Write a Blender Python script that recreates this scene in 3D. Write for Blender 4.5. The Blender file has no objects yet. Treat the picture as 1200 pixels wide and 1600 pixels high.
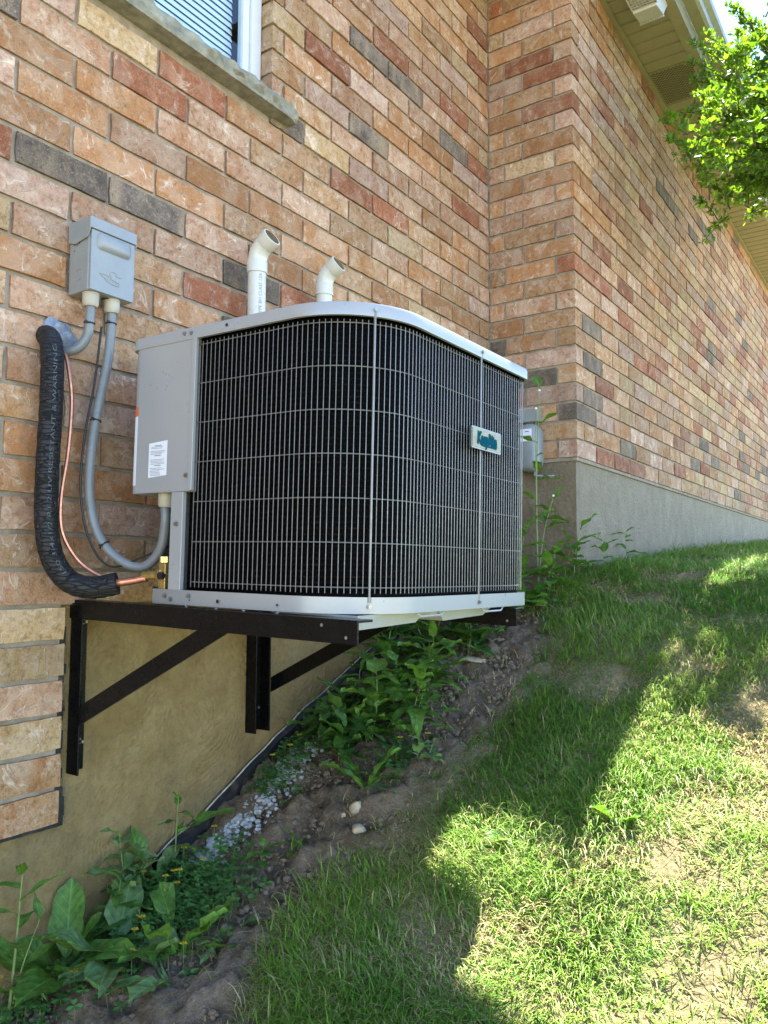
import bpy, math, random
import numpy as np
from mathutils import Vector, Matrix, noise as mnoise

random.seed(7)
rng = np.random.default_rng(11)
scene = bpy.context.scene
COL = scene.collection

# ------------------------------------------------------------------ camera
F_PX, YAW, PITCH, ROLL = 1244.58, 0.60291, 0.076422, 0.0044
CAM = Vector((-3.52475, -1.78830, -0.53828))
fw = Vector((math.cos(PITCH) * math.cos(YAW), math.cos(PITCH) * math.sin(YAW), math.sin(PITCH)))
rt = fw.cross(Vector((0, 0, 1))).normalized()
up = rt.cross(fw)
rt, up = rt * math.cos(ROLL) + up * math.sin(ROLL), up * math.cos(ROLL) - rt * math.sin(ROLL)
cam_data = bpy.data.cameras.new("camera")
cam_data.sensor_fit = 'HORIZONTAL'
cam_data.sensor_width = 36.0
cam_data.lens = F_PX / 1200.0 * 36.0
cam_data.clip_start = 0.02
cam_data.clip_end = 500
cam = bpy.data.objects.new("camera", cam_data)
COL.objects.link(cam)
m3 = Matrix((rt, up, -fw)).transposed()
cam.matrix_world = Matrix.Translation(CAM) @ m3.to_4x4()
scene.camera = cam

# ------------------------------------------------------------------ world, sun, exposure
SUN_DIR = Vector((0.46, 0.045, 1.0)).normalized()          # towards the sun
world = bpy.data.worlds.new("World")
scene.world = world
world.use_nodes = True
wn = world.node_tree.nodes
wn.clear()
sky = wn.new("ShaderNodeTexSky")
sky.sky_type = 'NISHITA'
sky.sun_disc = False
sky.sun_elevation = math.asin(SUN_DIR.z)
sky.sun_rotation = math.atan2(SUN_DIR.x, SUN_DIR.y)
sky.air_density = 1.0
sky.dust_density = 0.0
sky.ozone_density = 1.6
sky.altitude = 2200
bg = wn.new("ShaderNodeBackground")
bg.inputs["Strength"].default_value = 0.125
wo = wn.new("ShaderNodeOutputWorld")
world.node_tree.links.new(sky.outputs[0], bg.inputs[0])
world.node_tree.links.new(bg.outputs[0], wo.inputs[0])

sun_data = bpy.data.lights.new("sun", 'SUN')
sun_data.energy = 5.0
sun_data.angle = math.radians(0.53)
sun_data.color = (1.0, 0.95, 0.86)
sun = bpy.data.objects.new("sun", sun_data)
COL.objects.link(sun)
sun.rotation_euler = (-SUN_DIR).to_track_quat('-Z', 'Y').to_euler()
sun.location = (3, 3, 12)

vs = scene.view_settings
vs.view_transform = 'Standard'
vs.look = 'None'
vs.gamma = 1.0
vs.use_curve_mapping = False
vs.exposure = 2.75


# ------------------------------------------------------------------ materials
def nn(nt, typ, **kw):
    n = nt.nodes.new(typ)
    for k, v in kw.items():
        if hasattr(n, k):
            setattr(n, k, v)
        else:
            n.inputs[k.replace('_', ' ')].default_value = v
    return n


def new_mat(name):
    m = bpy.data.materials.new(name)
    m.use_nodes = True
    nt = m.node_tree
    nt.nodes.clear()
    out = nt.nodes.new("ShaderNodeOutputMaterial")
    b = nt.nodes.new("ShaderNodeBsdfPrincipled")
    nt.links.new(b.outputs[0], out.inputs[0])
    return m, nt, b, out


def ramp(nt, stops):
    r = nt.nodes.new("ShaderNodeValToRGB")
    el = r.color_ramp.elements
    while len(el) < len(stops):
        el.new(0.5)
    for e, (p, c) in zip(el, stops):
        e.position = p
        e.color = (*c, 1) if len(c) == 3 else c
    return r


def mixc(nt, fac, a, b, mode='MIX'):
    n = nt.nodes.new("ShaderNodeMix")
    n.data_type = 'RGBA'
    n.blend_type = mode
    L = nt.links
    for sock, v in ((n.inputs[0], fac), (n.inputs[6], a), (n.inputs[7], b)):
        if hasattr(v, 'is_output'):
            L.new(v, sock)
        elif isinstance(v, (int, float)):
            sock.default_value = v
        else:
            sock.default_value = (*v, 1) if len(v) == 3 else v
    return n.outputs[2]


def maprange(nt, v, a, b, c=0.0, d=1.0):
    n = nt.nodes.new("ShaderNodeMapRange")
    nt.links.new(v, n.inputs[0])
    for i, x in enumerate((a, b, c, d)):
        n.inputs[i + 1].default_value = x
    return n.outputs[0]


def mathn(nt, op, a, b=None):
    n = nt.nodes.new("ShaderNodeMath")
    n.operation = op
    for sock, v in ((n.inputs[0], a), (n.inputs[1], b)):
        if v is None:
            continue
        if hasattr(v, 'is_output'):
            nt.links.new(v, sock)
        else:
            sock.default_value = v
    return n.outputs[0]


def noisen(nt, vec, scale, detail=4.0, rough=0.55, dist=0.0):
    n = nt.nodes.new("ShaderNodeTexNoise")
    if vec is not None:
        nt.links.new(vec, n.inputs["Vector"])
    n.inputs["Scale"].default_value = scale
    n.inputs["Detail"].default_value = detail
    n.inputs["Roughness"].default_value = rough
    n.inputs["Distortion"].default_value = dist
    return n.outputs[0]


def position(nt, scale=None, obj=False):
    if obj:
        o = nt.nodes.new("ShaderNodeTexCoord").outputs["Object"]
    else:
        o = nt.nodes.new("ShaderNodeNewGeometry").outputs["Position"]
    if scale:
        mp = nt.nodes.new("ShaderNodeMapping")
        mp.inputs["Scale"].default_value = scale
        nt.links.new(o, mp.inputs[0])
        o = mp.outputs[0]
    return o


def bumpn(nt, b, height, strength=0.3, dist=0.01):
    n = nt.nodes.new("ShaderNodeBump")
    n.inputs["Strength"].default_value = strength
    n.inputs["Distance"].default_value = dist
    nt.links.new(height, n.inputs["Height"])
    nt.links.new(n.outputs[0], b.inputs["Normal"])
    return n


def simple(name, col, rough=0.5, metal=0.0, spec=0.5, var=0.25, vscale=25.0, bump=0.0, bscale=120.0, bdist=0.002,
           coat=0.0, dirt=None, rv=(0.8, 1.25)):
    m, nt, b, out = new_mat(name)
    p = position(nt)
    n = noisen(nt, p, vscale, 5)
    f = maprange(nt, n, 0.3, 0.7, 1 - var, 1 + var * 0.6)
    c = mixc(nt, 1.0, col, f, 'MULTIPLY')
    if dirt:
        d = maprange(nt, noisen(nt, p, vscale * 0.35, 6, 0.65), 0.52, 0.72, 0, dirt[1])
        c = mixc(nt, d, c, dirt[0])
    nt.links.new(c, b.inputs["Base Color"])
    b.inputs["Metallic"].default_value = metal
    b.inputs["Specular IOR Level"].default_value = spec
    b.inputs["Coat Weight"].default_value = coat
    b.inputs["Coat Roughness"].default_value = 0.15
    nt.links.new(maprange(nt, noisen(nt, p, vscale * 2.3, 3), 0.3, 0.7, rough * rv[0], min(1, rough * rv[1])),
                 b.inputs["Roughness"])
    if bump:
        bumpn(nt, b, noisen(nt, p, bscale, 5, 0.6), bump, bdist)
    return m


MAT = {}


def brick_mat(name, c1, c2, c3, vein=0.7, spot=0.25, vcol=(0.72, 0.56, 0.42)):
    m, nt, b, out = new_mat(name)
    p0 = position(nt)
    g = nt.nodes.new("ShaderNodeNewGeometry")
    oi = nt.nodes.new("ShaderNodeObjectInfo")
    rnd = mathn(nt, 'FRACT', mathn(nt, 'ADD', g.outputs["Random Per Island"], oi.outputs["Random"]))
    off = nt.nodes.new("ShaderNodeCombineXYZ")
    for i, k in enumerate((37.0, 11.0, 5.0)):
        nt.links.new(mathn(nt, 'MULTIPLY', rnd, k), off.inputs[i])
    va = nt.nodes.new("ShaderNodeVectorMath")
    va.operation = 'ADD'
    nt.links.new(p0, va.inputs[0])
    nt.links.new(off.outputs[0], va.inputs[1])
    p = va.outputs[0]
    # broad blotches, vertical bands, fine grain
    mp = nt.nodes.new("ShaderNodeMapping")
    mp.inputs["Scale"].default_value = (16, 16, 4)
    nt.links.new(p, mp.inputs[0])
    band = noisen(nt, mp.outputs[0], 1.0, 2, 0.5)
    blot = noisen(nt, p, 17, 6, 0.68)
    grain = noisen(nt, p, 260, 4, 0.7)
    c = mixc(nt, maprange(nt, blot, 0.36, 0.64), c1, c2)
    c = mixc(nt, maprange(nt, band, 0.48, 0.72, 0, 0.85), c, c3)
    c = mixc(nt, maprange(nt, grain, 0.50, 0.70, 0, spot * 1.5), c, (0.10, 0.06, 0.04))
    c = mixc(nt, maprange(nt, noisen(nt, p, 60, 5, 0.7), 0.48, 0.66, 0, 0.72), c, tuple(v * .52 for v in c3))
    c = mixc(nt, maprange(nt, noisen(nt, p, 170, 3, 0.6), 0.56, 0.72, 0, spot * 1.3), c, vcol)
    c = mixc(nt, maprange(nt, noisen(nt, p, 24, 6, 0.72), 0.55, 0.66, 0, vein * .75), c, vcol)
    c = mixc(nt, maprange(nt, noisen(nt, p, 95, 4, 0.75), 0.57, 0.66, 0, 0.6), c, tuple(v * .35 for v in c1))
    # thin cream folds: contour lines of a warped noise
    cn = noisen(nt, p, 10, 3.0, 0.5, 0.7)
    ln = mathn(nt, 'ABSOLUTE', mathn(nt, 'SUBTRACT', cn, 0.5))
    line = maprange(nt, ln, 0.0, 0.013, 1, 0)
    msk = maprange(nt, noisen(nt, p, 9, 2), 0.44, 0.55, 0, vein)
    lm = mathn(nt, 'MULTIPLY', line, msk)
    side = maprange(nt, cn, 0.5, 0.56, 0.3, 0)
    c = mixc(nt, mathn(nt, 'MULTIPLY', side, msk), c, vcol)
    c = mixc(nt, lm, c, tuple(min(1, v * 1.18) for v in vcol))
    tint = maprange(nt, rnd, 0, 1, 0.64, 0.97)
    c = mixc(nt, 1.0, c, tint, 'MULTIPLY')
    nt.links.new(c, b.inputs["Base Color"])
    b.inputs["Roughness"].default_value = 0.85
    b.inputs["Specular IOR Level"].default_value = 0.25
    h = mathn(nt, 'ADD', mathn(nt, 'MULTIPLY', grain, 0.35), mathn(nt, 'MULTIPLY', lm, 0.9))
    h = mathn(nt, 'ADD', h, mathn(nt, 'MULTIPLY', blot, 1.2))
    bumpn(nt, b, h, 0.8, 0.004)
    return m


BR = [
    brick_mat("brick_peach", (0.47, 0.265, 0.150), (0.55, 0.355, 0.235), (0.44, 0.205, 0.090)),
    brick_mat("brick_tan", (0.47, 0.260, 0.115), (0.53, 0.335, 0.190), (0.43, 0.195, 0.072)),
    brick_mat("brick_orange", (0.43, 0.185, 0.066), (0.47, 0.235, 0.100), (0.52, 0.31, 0.165), 0.65),
    brick_mat("brick_rust", (0.30, 0.095, 0.042), (0.37, 0.140, 0.065), (0.41, 0.18, 0.09), 0.45),
    brick_mat("brick_charcoal", (0.10, 0.078, 0.066), (0.24, 0.190, 0.150), (0.40, 0.29, 0.18), 0.25, 0.6, (0.44, 0.34, 0.23)),
    brick_mat("brick_buff", (0.52, 0.345, 0.165), (0.57, 0.405, 0.230), (0.46, 0.255, 0.100)),
    brick_mat("brick_pinkish", (0.49, 0.305, 0.210), (0.57, 0.390, 0.295), (0.45, 0.235, 0.135), 0.85),
]
BR_W = [0.26, 0.20, 0.25, 0.10, 0.05, 0.05, 0.09]
BR_W_WING_SKY = [0.27, 0.20, 0.12, 0.08, 0.05, 0.13, 0.15]  # same brick; the wing's brighter sky light is put into a paler mix
BR_W_LOW_BOUNCE = [0.15, 0.42, 0.10, 0.0, 0.0, 0.33, 0.0]  # light bounced off the lawn put into a yellower mix

MAT['mortar'] = simple("mortar", (0.31, 0.262, 0.20), 0.95, spec=0.1, var=0.3, vscale=30, bump=0.7, bscale=220, bdist=0.003)
MAT['stone'] = simple("sill_stone", (0.27, 0.265, 0.21), 0.9, spec=0.2, var=0.35, vscale=30, bump=0.8, bscale=90, bdist=0.006,
                      dirt=((0.10, 0.10, 0.07), 0.6))
MAT['vinyl'] = simple("white_vinyl", (0.58, 0.59, 0.60), 0.35, var=0.04)
MAT['soffit'] = simple("soffit_tan", (0.33, 0.29, 0.19), 0.5, var=0.06, vscale=8)
MAT['gutter'] = simple("gutter_tan", (0.36, 0.32, 0.21), 0.3, var=0.06, vscale=8)
MAT['shingle'] = simple("roof_shingle", (0.09, 0.08, 0.075), 0.9, var=0.4, vscale=60, bump=0.5)
MAT['cabinet'] = simple("cabinet_paint", (0.335, 0.345, 0.35), 0.28, metal=0.15, spec=0.5, var=0.04, vscale=6, bump=0.04, bscale=320, bdist=0.0006, rv=(0.97, 1.03))
MAT['zinc'] = simple("zinc_steel", (0.34, 0.34, 0.33), 0.35, metal=0.9, var=0.15)
MAT['wire'] = simple("grille_wire", (0.20, 0.195, 0.185), 0.33, metal=0.4, var=0.12)
MAT['blacksteel'] = simple("black_steel", (0.003, 0.003, 0.0035), 0.3, spec=0.22, var=0.3, vscale=40, bump=0.12, bscale=150, bdist=0.001,
                           dirt=((0.012, 0.012, 0.012), 0.2))
MAT['blackplastic'] = simple("black_plastic", (0.012, 0.012, 0.013), 0.45, var=0.2)
MAT['box'] = simple("grey_box_paint", (0.25, 0.268, 0.27), 0.42, metal=0.1, var=0.08, vscale=20, bump=0.1, bscale=260, bdist=0.001,
                    dirt=((0.30, 0.29, 0.25), 0.35))
MAT['fitting'] = simple("fitting_nylon", (0.40, 0.37, 0.29), 0.5, var=0.12)
MAT['conduit'] = simple("grey_conduit", (0.17, 0.182, 0.183), 0.32, spec=0.5, var=0.12, vscale=30)
MAT['pvc'] = simple("pvc_white", (0.60, 0.585, 0.50), 0.3, spec=0.5, var=0.05, vscale=20, dirt=((0.55, 0.50, 0.36), 0.3))
MAT['bore'] = simple("pipe_bore_shade", (0.20, 0.17, 0.11), 0.6, var=0.3)  # dirty beige, darkened to carry the shade inside the pipe
MAT['print'] = simple("print_grey", (0.25, 0.27, 0.34), 0.6, var=0.3, vscale=200)
MAT['copper'] = simple("copper", (0.62, 0.27, 0.17), 0.35, metal=0.85, var=0.3, vscale=60)
MAT['brass'] = simple("brass", (0.62, 0.46, 0.17), 0.3, metal=0.85, var=0.25, vscale=70)
MAT['putty'] = simple("duct_putty", (0.23, 0.26, 0.31), 0.5, var=0.35, vscale=40, bump=0.6, bscale=60, bdist=0.006)
MAT['label'] = simple("label_white", (0.70, 0.73, 0.78), 0.4, var=0.03)
MAT['labelink'] = simple("label_ink", (0.30, 0.33, 0.42), 0.6, var=0.3, vscale=300)
MAT['orange'] = simple("label_orange", (0.70, 0.14, 0.03), 0.5, var=0.1)
MAT['teal'] = simple("badge_teal", (0.0, 0.062, 0.095), 0.9, spec=0.05, var=0.05)
MAT['badge'] = simple("badge_gold", (0.20, 0.18, 0.095), 0.4, metal=0.2, var=0.1)
MAT['chrome'] = simple("badge_rim", (0.17, 0.17, 0.15), 0.3, metal=0.6, var=0.05)
MAT['membrane'] = simple("black_membrane", (0.013, 0.013, 0.013), 0.5, var=0.3, vscale=50, dirt=((0.20, 0.16, 0.11), 0.5))
MAT['rock'] = simple("pale_rock", (0.46, 0.37, 0.24), 0.9, var=0.35, vscale=40, bump=0.5, bscale=90, bdist=0.004)
MAT['gravel'] = simple("white_gravel", (0.36, 0.37, 0.365), 0.9, var=0.4, vscale=60, bump=0.4)
MAT['clod'] = simple("soil_clod", (0.19, 0.142, 0.10), 1.0, spec=0.1, var=0.4, vscale=30, bump=0.7, bscale=160, bdist=0.004)
MAT['blind'] = simple("blind_white", (0.84, 0.86, 0.88), 0.6, var=0.05)
MAT['dark'] = simple("dark_room", (0.02, 0.02, 0.022), 0.9)
MAT['bark'] = simple("bark", (0.11, 0.085, 0.06), 0.9, var=0.4, vscale=40, bump=0.8, bscale=80, bdist=0.01)
MAT['stem'] = simple("weed_stem", (0.17, 0.23, 0.07), 0.5, var=0.2)
MAT['drystem'] = simple("dry_stem", (0.34, 0.28, 0.17), 0.8, var=0.3)
MAT['yellow'] = simple("flower_yellow", (0.60, 0.42, 0.02), 0.6, var=0.1)
MAT['white'] = simple("flower_white", (0.80, 0.80, 0.78), 0.6, var=0.05)


def parging_mat():
    m, nt, b, out = new_mat("parged_concrete")
    p = position(nt)
    sx = nt.nodes.new("ShaderNodeSeparateXYZ")
    nt.links.new(p, sx.inputs[0])
    n1 = noisen(nt, p, 2.2, 6, 0.6)
    n2 = noisen(nt, p, 9, 6, 0.65, 0.3)
    # warm stained parging on the low wall, greyer round the projecting wing
    warm = mixc(nt, maprange(nt, n2, 0.35, 0.68), (0.32, 0.218, 0.085), (0.45, 0.330, 0.150))
    grey = mixc(nt, maprange(nt, n2, 0.35, 0.68), (0.235, 0.182, 0.108), (0.325, 0.262, 0.168))
    sel = maprange(nt, sx.outputs[0], -0.9, -0.2)
    c = mixc(nt, sel, warm, grey)
    c = mixc(nt, mathn(nt, 'MULTIPLY', maprange(nt, n1, 0.50, 0.66, 0, 0.55), maprange(nt, sel, 0, 1, 1, 0.35)), c, (0.16, 0.125, 0.07))
    mp = nt.nodes.new("ShaderNodeMapping")
    mp.inputs["Scale"].default_value = (14, 14, 1.2)
    nt.links.new(p, mp.inputs[0])
    st = noisen(nt, mp.outputs[0], 1.0, 4, 0.6)
    c = mixc(nt, maprange(nt, st, 0.55, 0.75, 0, 0.35), c, (0.14, 0.112, 0.07))
    parg_c = c
    b.inputs["Roughness"].default_value = 0.6
    b.inputs["Specular IOR Level"].default_value = 0.22
    # trowel arcs: ring waves round several centres
    tot = None
    for (cx, cz, fr) in ((-1.86, -0.97, 330), (-1.62, -0.72, 300), (-2.15, -0.80, 310), (-1.42, -0.86, 340), (-2.05, -1.25, 360)):
        dx = mathn(nt, 'SUBTRACT', sx.outputs[0], cx)
        dz = mathn(nt, 'SUBTRACT', sx.outputs[2], cz)
        r2 = mathn(nt, 'SQRT', mathn(nt, 'ADD', mathn(nt, 'MULTIPLY', dx, dx), mathn(nt, 'MULTIPLY', dz, dz)))
        rr = mathn(nt, 'ADD', r2, mathn(nt, 'MULTIPLY', n1, 0.22))
        w = mathn(nt, 'SINE', mathn(nt, 'MULTIPLY', rr, float(fr)))
        w = mathn(nt, 'MULTIPLY', w, maprange(nt, r2, 0.12, 0.34, 1, 0))
        tot = w if tot is None else mathn(nt, 'ADD', tot, w)
    brk = maprange(nt, noisen(nt, p, 7, 4, 0.6), 0.46, 0.62)
    arcs = mathn(nt, 'MULTIPLY', tot, brk)
    nt.links.new(mixc(nt, maprange(nt, arcs, 0.25, 1.0, 0, 0.12), mixc(nt, maprange(nt, noisen(nt, p, 55, 6, 0.75), 0.45, 0.7, 0, 0.35), parg_c, (0.12, 0.09, 0.05)), (0.38, 0.30, 0.16)), b.inputs["Base Color"])
    h = mathn(nt, 'ADD', mathn(nt, 'MULTIPLY', arcs, 0.26), mathn(nt, 'MULTIPLY', noisen(nt, p, 48, 7, 0.75), 2.2))
    bumpn(nt, b, h, 1.0, 0.008)
    return m


MAT['parging'] = parging_mat()


def coil_mat():
    m, nt, b, out = new_mat("coil_fins")
    p = position(nt)
    sx = nt.nodes.new("ShaderNodeSeparateXYZ")
    nt.links.new(p, sx.inputs[0])
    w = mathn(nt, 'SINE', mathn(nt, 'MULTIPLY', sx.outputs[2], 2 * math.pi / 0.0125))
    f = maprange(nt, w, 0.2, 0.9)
    gl = maprange(nt, noisen(nt, p, 45, 3), 0.56, 0.72)  # warm glints along the fin lines, painted into the colour
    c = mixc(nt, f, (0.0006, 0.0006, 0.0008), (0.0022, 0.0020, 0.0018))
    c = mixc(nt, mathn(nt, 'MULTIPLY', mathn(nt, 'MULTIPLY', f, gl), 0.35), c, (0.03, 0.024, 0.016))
    nt.links.new(c, b.inputs["Base Color"])
    b.inputs["Roughness"].default_value = 0.7
    b.inputs["Specular IOR Level"].default_value = 0.05
    bumpn(nt, b, w, 0.5, 0.002)
    return m


MAT['coil'] = coil_mat()


def foam_mat():
    m, nt, b, out = new_mat("foam_insulation")
    p = position(nt)
    n = noisen(nt, p, 60, 5, 0.6)
    c = mixc(nt, maprange(nt, n, 0.4, 0.7), (0.004, 0.004, 0.0045), (0.013, 0.013, 0.0135))
    nt.links.new(c, b.inputs["Base Color"])
    b.inputs["Roughness"].default_value = 0.62
    mp = nt.nodes.new("ShaderNodeMapping")
    mp.inputs["Scale"].default_value = (26, 26, 110)
    nt.links.new(p, mp.inputs[0])
    v = nt.nodes.new("ShaderNodeTexVoronoi")
    v.feature = 'DISTANCE_TO_EDGE'
    nt.links.new(mp.outputs[0], v.inputs["Vector"])
    v.inputs["Scale"].default_value = 1.0
    h = mathn(nt, 'ADD', maprange(nt, v.outputs[0], 0, 0.12), mathn(nt, 'MULTIPLY', n, 0.3))
    bumpn(nt, b, h, 0.75, 0.005)
    return m


MAT['foam'] = foam_mat()


def glass_mat():
    m, nt, b, out = new_mat("window_glass")
    b.inputs["Base Color"].default_value = (0.9, 0.96, 0.98, 1)
    b.inputs["Roughness"].default_value = 0.01
    b.inputs["IOR"].default_value = 1.5
    b.inputs["Transmission Weight"].default_value = 1.0
    tr = nt.nodes.new("ShaderNodeBsdfTransparent")
    tr.inputs[0].default_value = (0.86, 0.92, 0.95, 1)
    gl = nt.nodes.new("ShaderNodeBsdfGlossy")
    gl.inputs["Roughness"].default_value = 0.01
    fr = nt.nodes.new("ShaderNodeFresnel")
    fr.inputs[0].default_value = 1.55
    mx = nt.nodes.new("ShaderNodeMixShader")
    gg = nt.nodes.new("ShaderNodeNewGeometry")
    nt.links.new(mathn(nt, 'MULTIPLY', fr.outputs[0], mathn(nt, 'SUBTRACT', 1.0, gg.outputs["Backfacing"])), mx.inputs[0])
    nt.links.new(tr.outputs[0], mx.inputs[1])
    nt.links.new(gl.outputs[0], mx.inputs[2])
    nt.links.new(mx.outputs[0], out.inputs[0])
    return m


MAT['glass'] = glass_mat()


def leaf_mat(name, c1, c2, trans=0.35, rough=0.4, vein=True, spread=0.35):
    m, nt, b, out = new_mat(name)
    tc = nt.nodes.new("ShaderNodeTexCoord")
    p = position(nt)
    oi = nt.nodes.new("ShaderNodeObjectInfo")
    g = nt.nodes.new("ShaderNodeNewGeometry")
    rnd = mathn(nt, 'FRACT', mathn(nt, 'ADD', oi.outputs["Random"], g.outputs["Random Per Island"]))
    c = mixc(nt, rnd, c1, c2)
    n = noisen(nt, p, 55, 4)
    c = mixc(nt, 1.0, c, maprange(nt, n, 0.3, 0.7, 1 - spread, 1 + spread), 'MULTIPLY')
    if vein:
        sx = nt.nodes.new("ShaderNodeSeparateXYZ")
        nt.links.new(tc.outputs["Generated"], sx.inputs[0])
        a = mathn(nt, 'ABSOLUTE', mathn(nt, 'SUBTRACT', sx.outputs[0], 0.5))
        mid = maprange(nt, a, 0.0, 0.035, 0.55, 0)
        wv = mathn(nt, 'SINE', mathn(nt, 'MULTIPLY', mathn(nt, 'SUBTRACT', sx.outputs[1], mathn(nt, 'MULTIPLY', a, 0.5)), 46.0))
        sv = maprange(nt, wv, 0.86, 1.0, 0, 0.25)
        c = mixc(nt, mathn(nt, 'MAXIMUM', mid, sv), c, tuple(min(1, v * 1.9 + 0.02) for v in c2))
        bumpn(nt, b, mathn(nt, 'ADD', wv, mathn(nt, 'MULTIPLY', n, 2.0)), 0.25, 0.002)
    nt.links.new(c, b.inputs["Base Color"])
    b.inputs["Roughness"].default_value = rough
    b.inputs["Specular IOR Level"].default_value = 0.35
    t = nt.nodes.new("ShaderNodeBsdfTranslucent")
    nt.links.new(mixc(nt, 1.0, c, (1.5, 1.5, 0.5), 'MULTIPLY'), t.inputs[0])
    mx = nt.nodes.new("ShaderNodeMixShader")
    mx.inputs[0].default_value = trans
    nt.links.new(b.outputs[0], mx.inputs[1])
    nt.links.new(t.outputs[0], mx.inputs[2])
    nt.links.new(mx.outputs[0], out.inputs[0])
    return m


MAT['leaf'] = leaf_mat("weed_leaf", (0.085, 0.185, 0.03), (0.13, 0.25, 0.045))
MAT['leaf_pale'] = leaf_mat("weed_leaf_pale", (0.14, 0.24, 0.085), (0.19, 0.30, 0.115))
MAT['leaf_dark'] = leaf_mat("weed_leaf_dark", (0.055, 0.14, 0.03), (0.09, 0.19, 0.04))
MAT['clover'] = leaf_mat("clover_leaf", (0.06, 0.16, 0.045), (0.10, 0.22, 0.05), vein=False)
MAT['tree_leaf'] = leaf_mat("tree_leaf", (0.075, 0.165, 0.02), (0.18, 0.29, 0.035), trans=0.45, vein=False)


def grass_mat():
    m, nt, b, out = new_mat("grass_blades")
    a = nt.nodes.new("ShaderNodeVertexColor")
    a.layer_name = "Col"
    nt.links.new(a.outputs[0], b.inputs["Base Color"])
    b.inputs["Roughness"].default_value = 0.5
    b.inputs["Specular IOR Level"].default_value = 0.3
    t = nt.nodes.new("ShaderNodeBsdfTranslucent")
    nt.links.new(a.outputs[0], t.inputs[0])
    mx = nt.nodes.new("ShaderNodeMixShader")
    mx.inputs[0].default_value = 0.35
    nt.links.new(b.outputs[0], mx.inputs[1])
    nt.links.new(t.outputs[0], mx.inputs[2])
    nt.links.new(mx.outputs[0], out.inputs[0])
    return m


MAT['grass'] = grass_mat()


def soil_mat():
    m, nt, b, out = new_mat("soil")
    p = position(nt)
    n1 = noisen(nt, p, 5, 6, 0.65)
    n2 = noisen(nt, p, 45, 6, 0.7)
    c = mixc(nt, maprange(nt, n1, 0.35, 0.65), (0.13, 0.090, 0.055), (0.24, 0.175, 0.115))
    c = mixc(nt, maprange(nt, noisen(nt, p, 120, 4, 0.8), 0.5, 0.64, 0, 0.55), c, (0.06, 0.042, 0.028))
    c = mixc(nt, maprange(nt, n2, 0.48, 0.68, 0, 0.7), c, (0.30, 0.24, 0.175))
    # dry thatch over the lawn (attribute painted where turf grows)
    a = nt.nodes.new("ShaderNodeVertexColor")
    a.layer_name = "Turf"
    th = mixc(nt, maprange(nt, noisen(nt, p, 90, 5, 0.7), 0.35, 0.65), (0.10, 0.10, 0.04), (0.30, 0.24, 0.12))
    c = mixc(nt, mathn(nt, 'MULTIPLY', a.outputs[0], 0.8), c, th)
    nt.links.new(c, b.inputs["Base Color"])
    b.inputs["Roughness"].default_value = 1.0
    b.inputs["Specular IOR Level"].default_value = 0.1
    bumpn(nt, b, mathn(nt, 'ADD', n2, mathn(nt, 'MULTIPLY', noisen(nt, p, 140, 5, 0.7), 0.6)), 0.9, 0.012)
    return m


MAT['soil'] = soil_mat()


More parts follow.
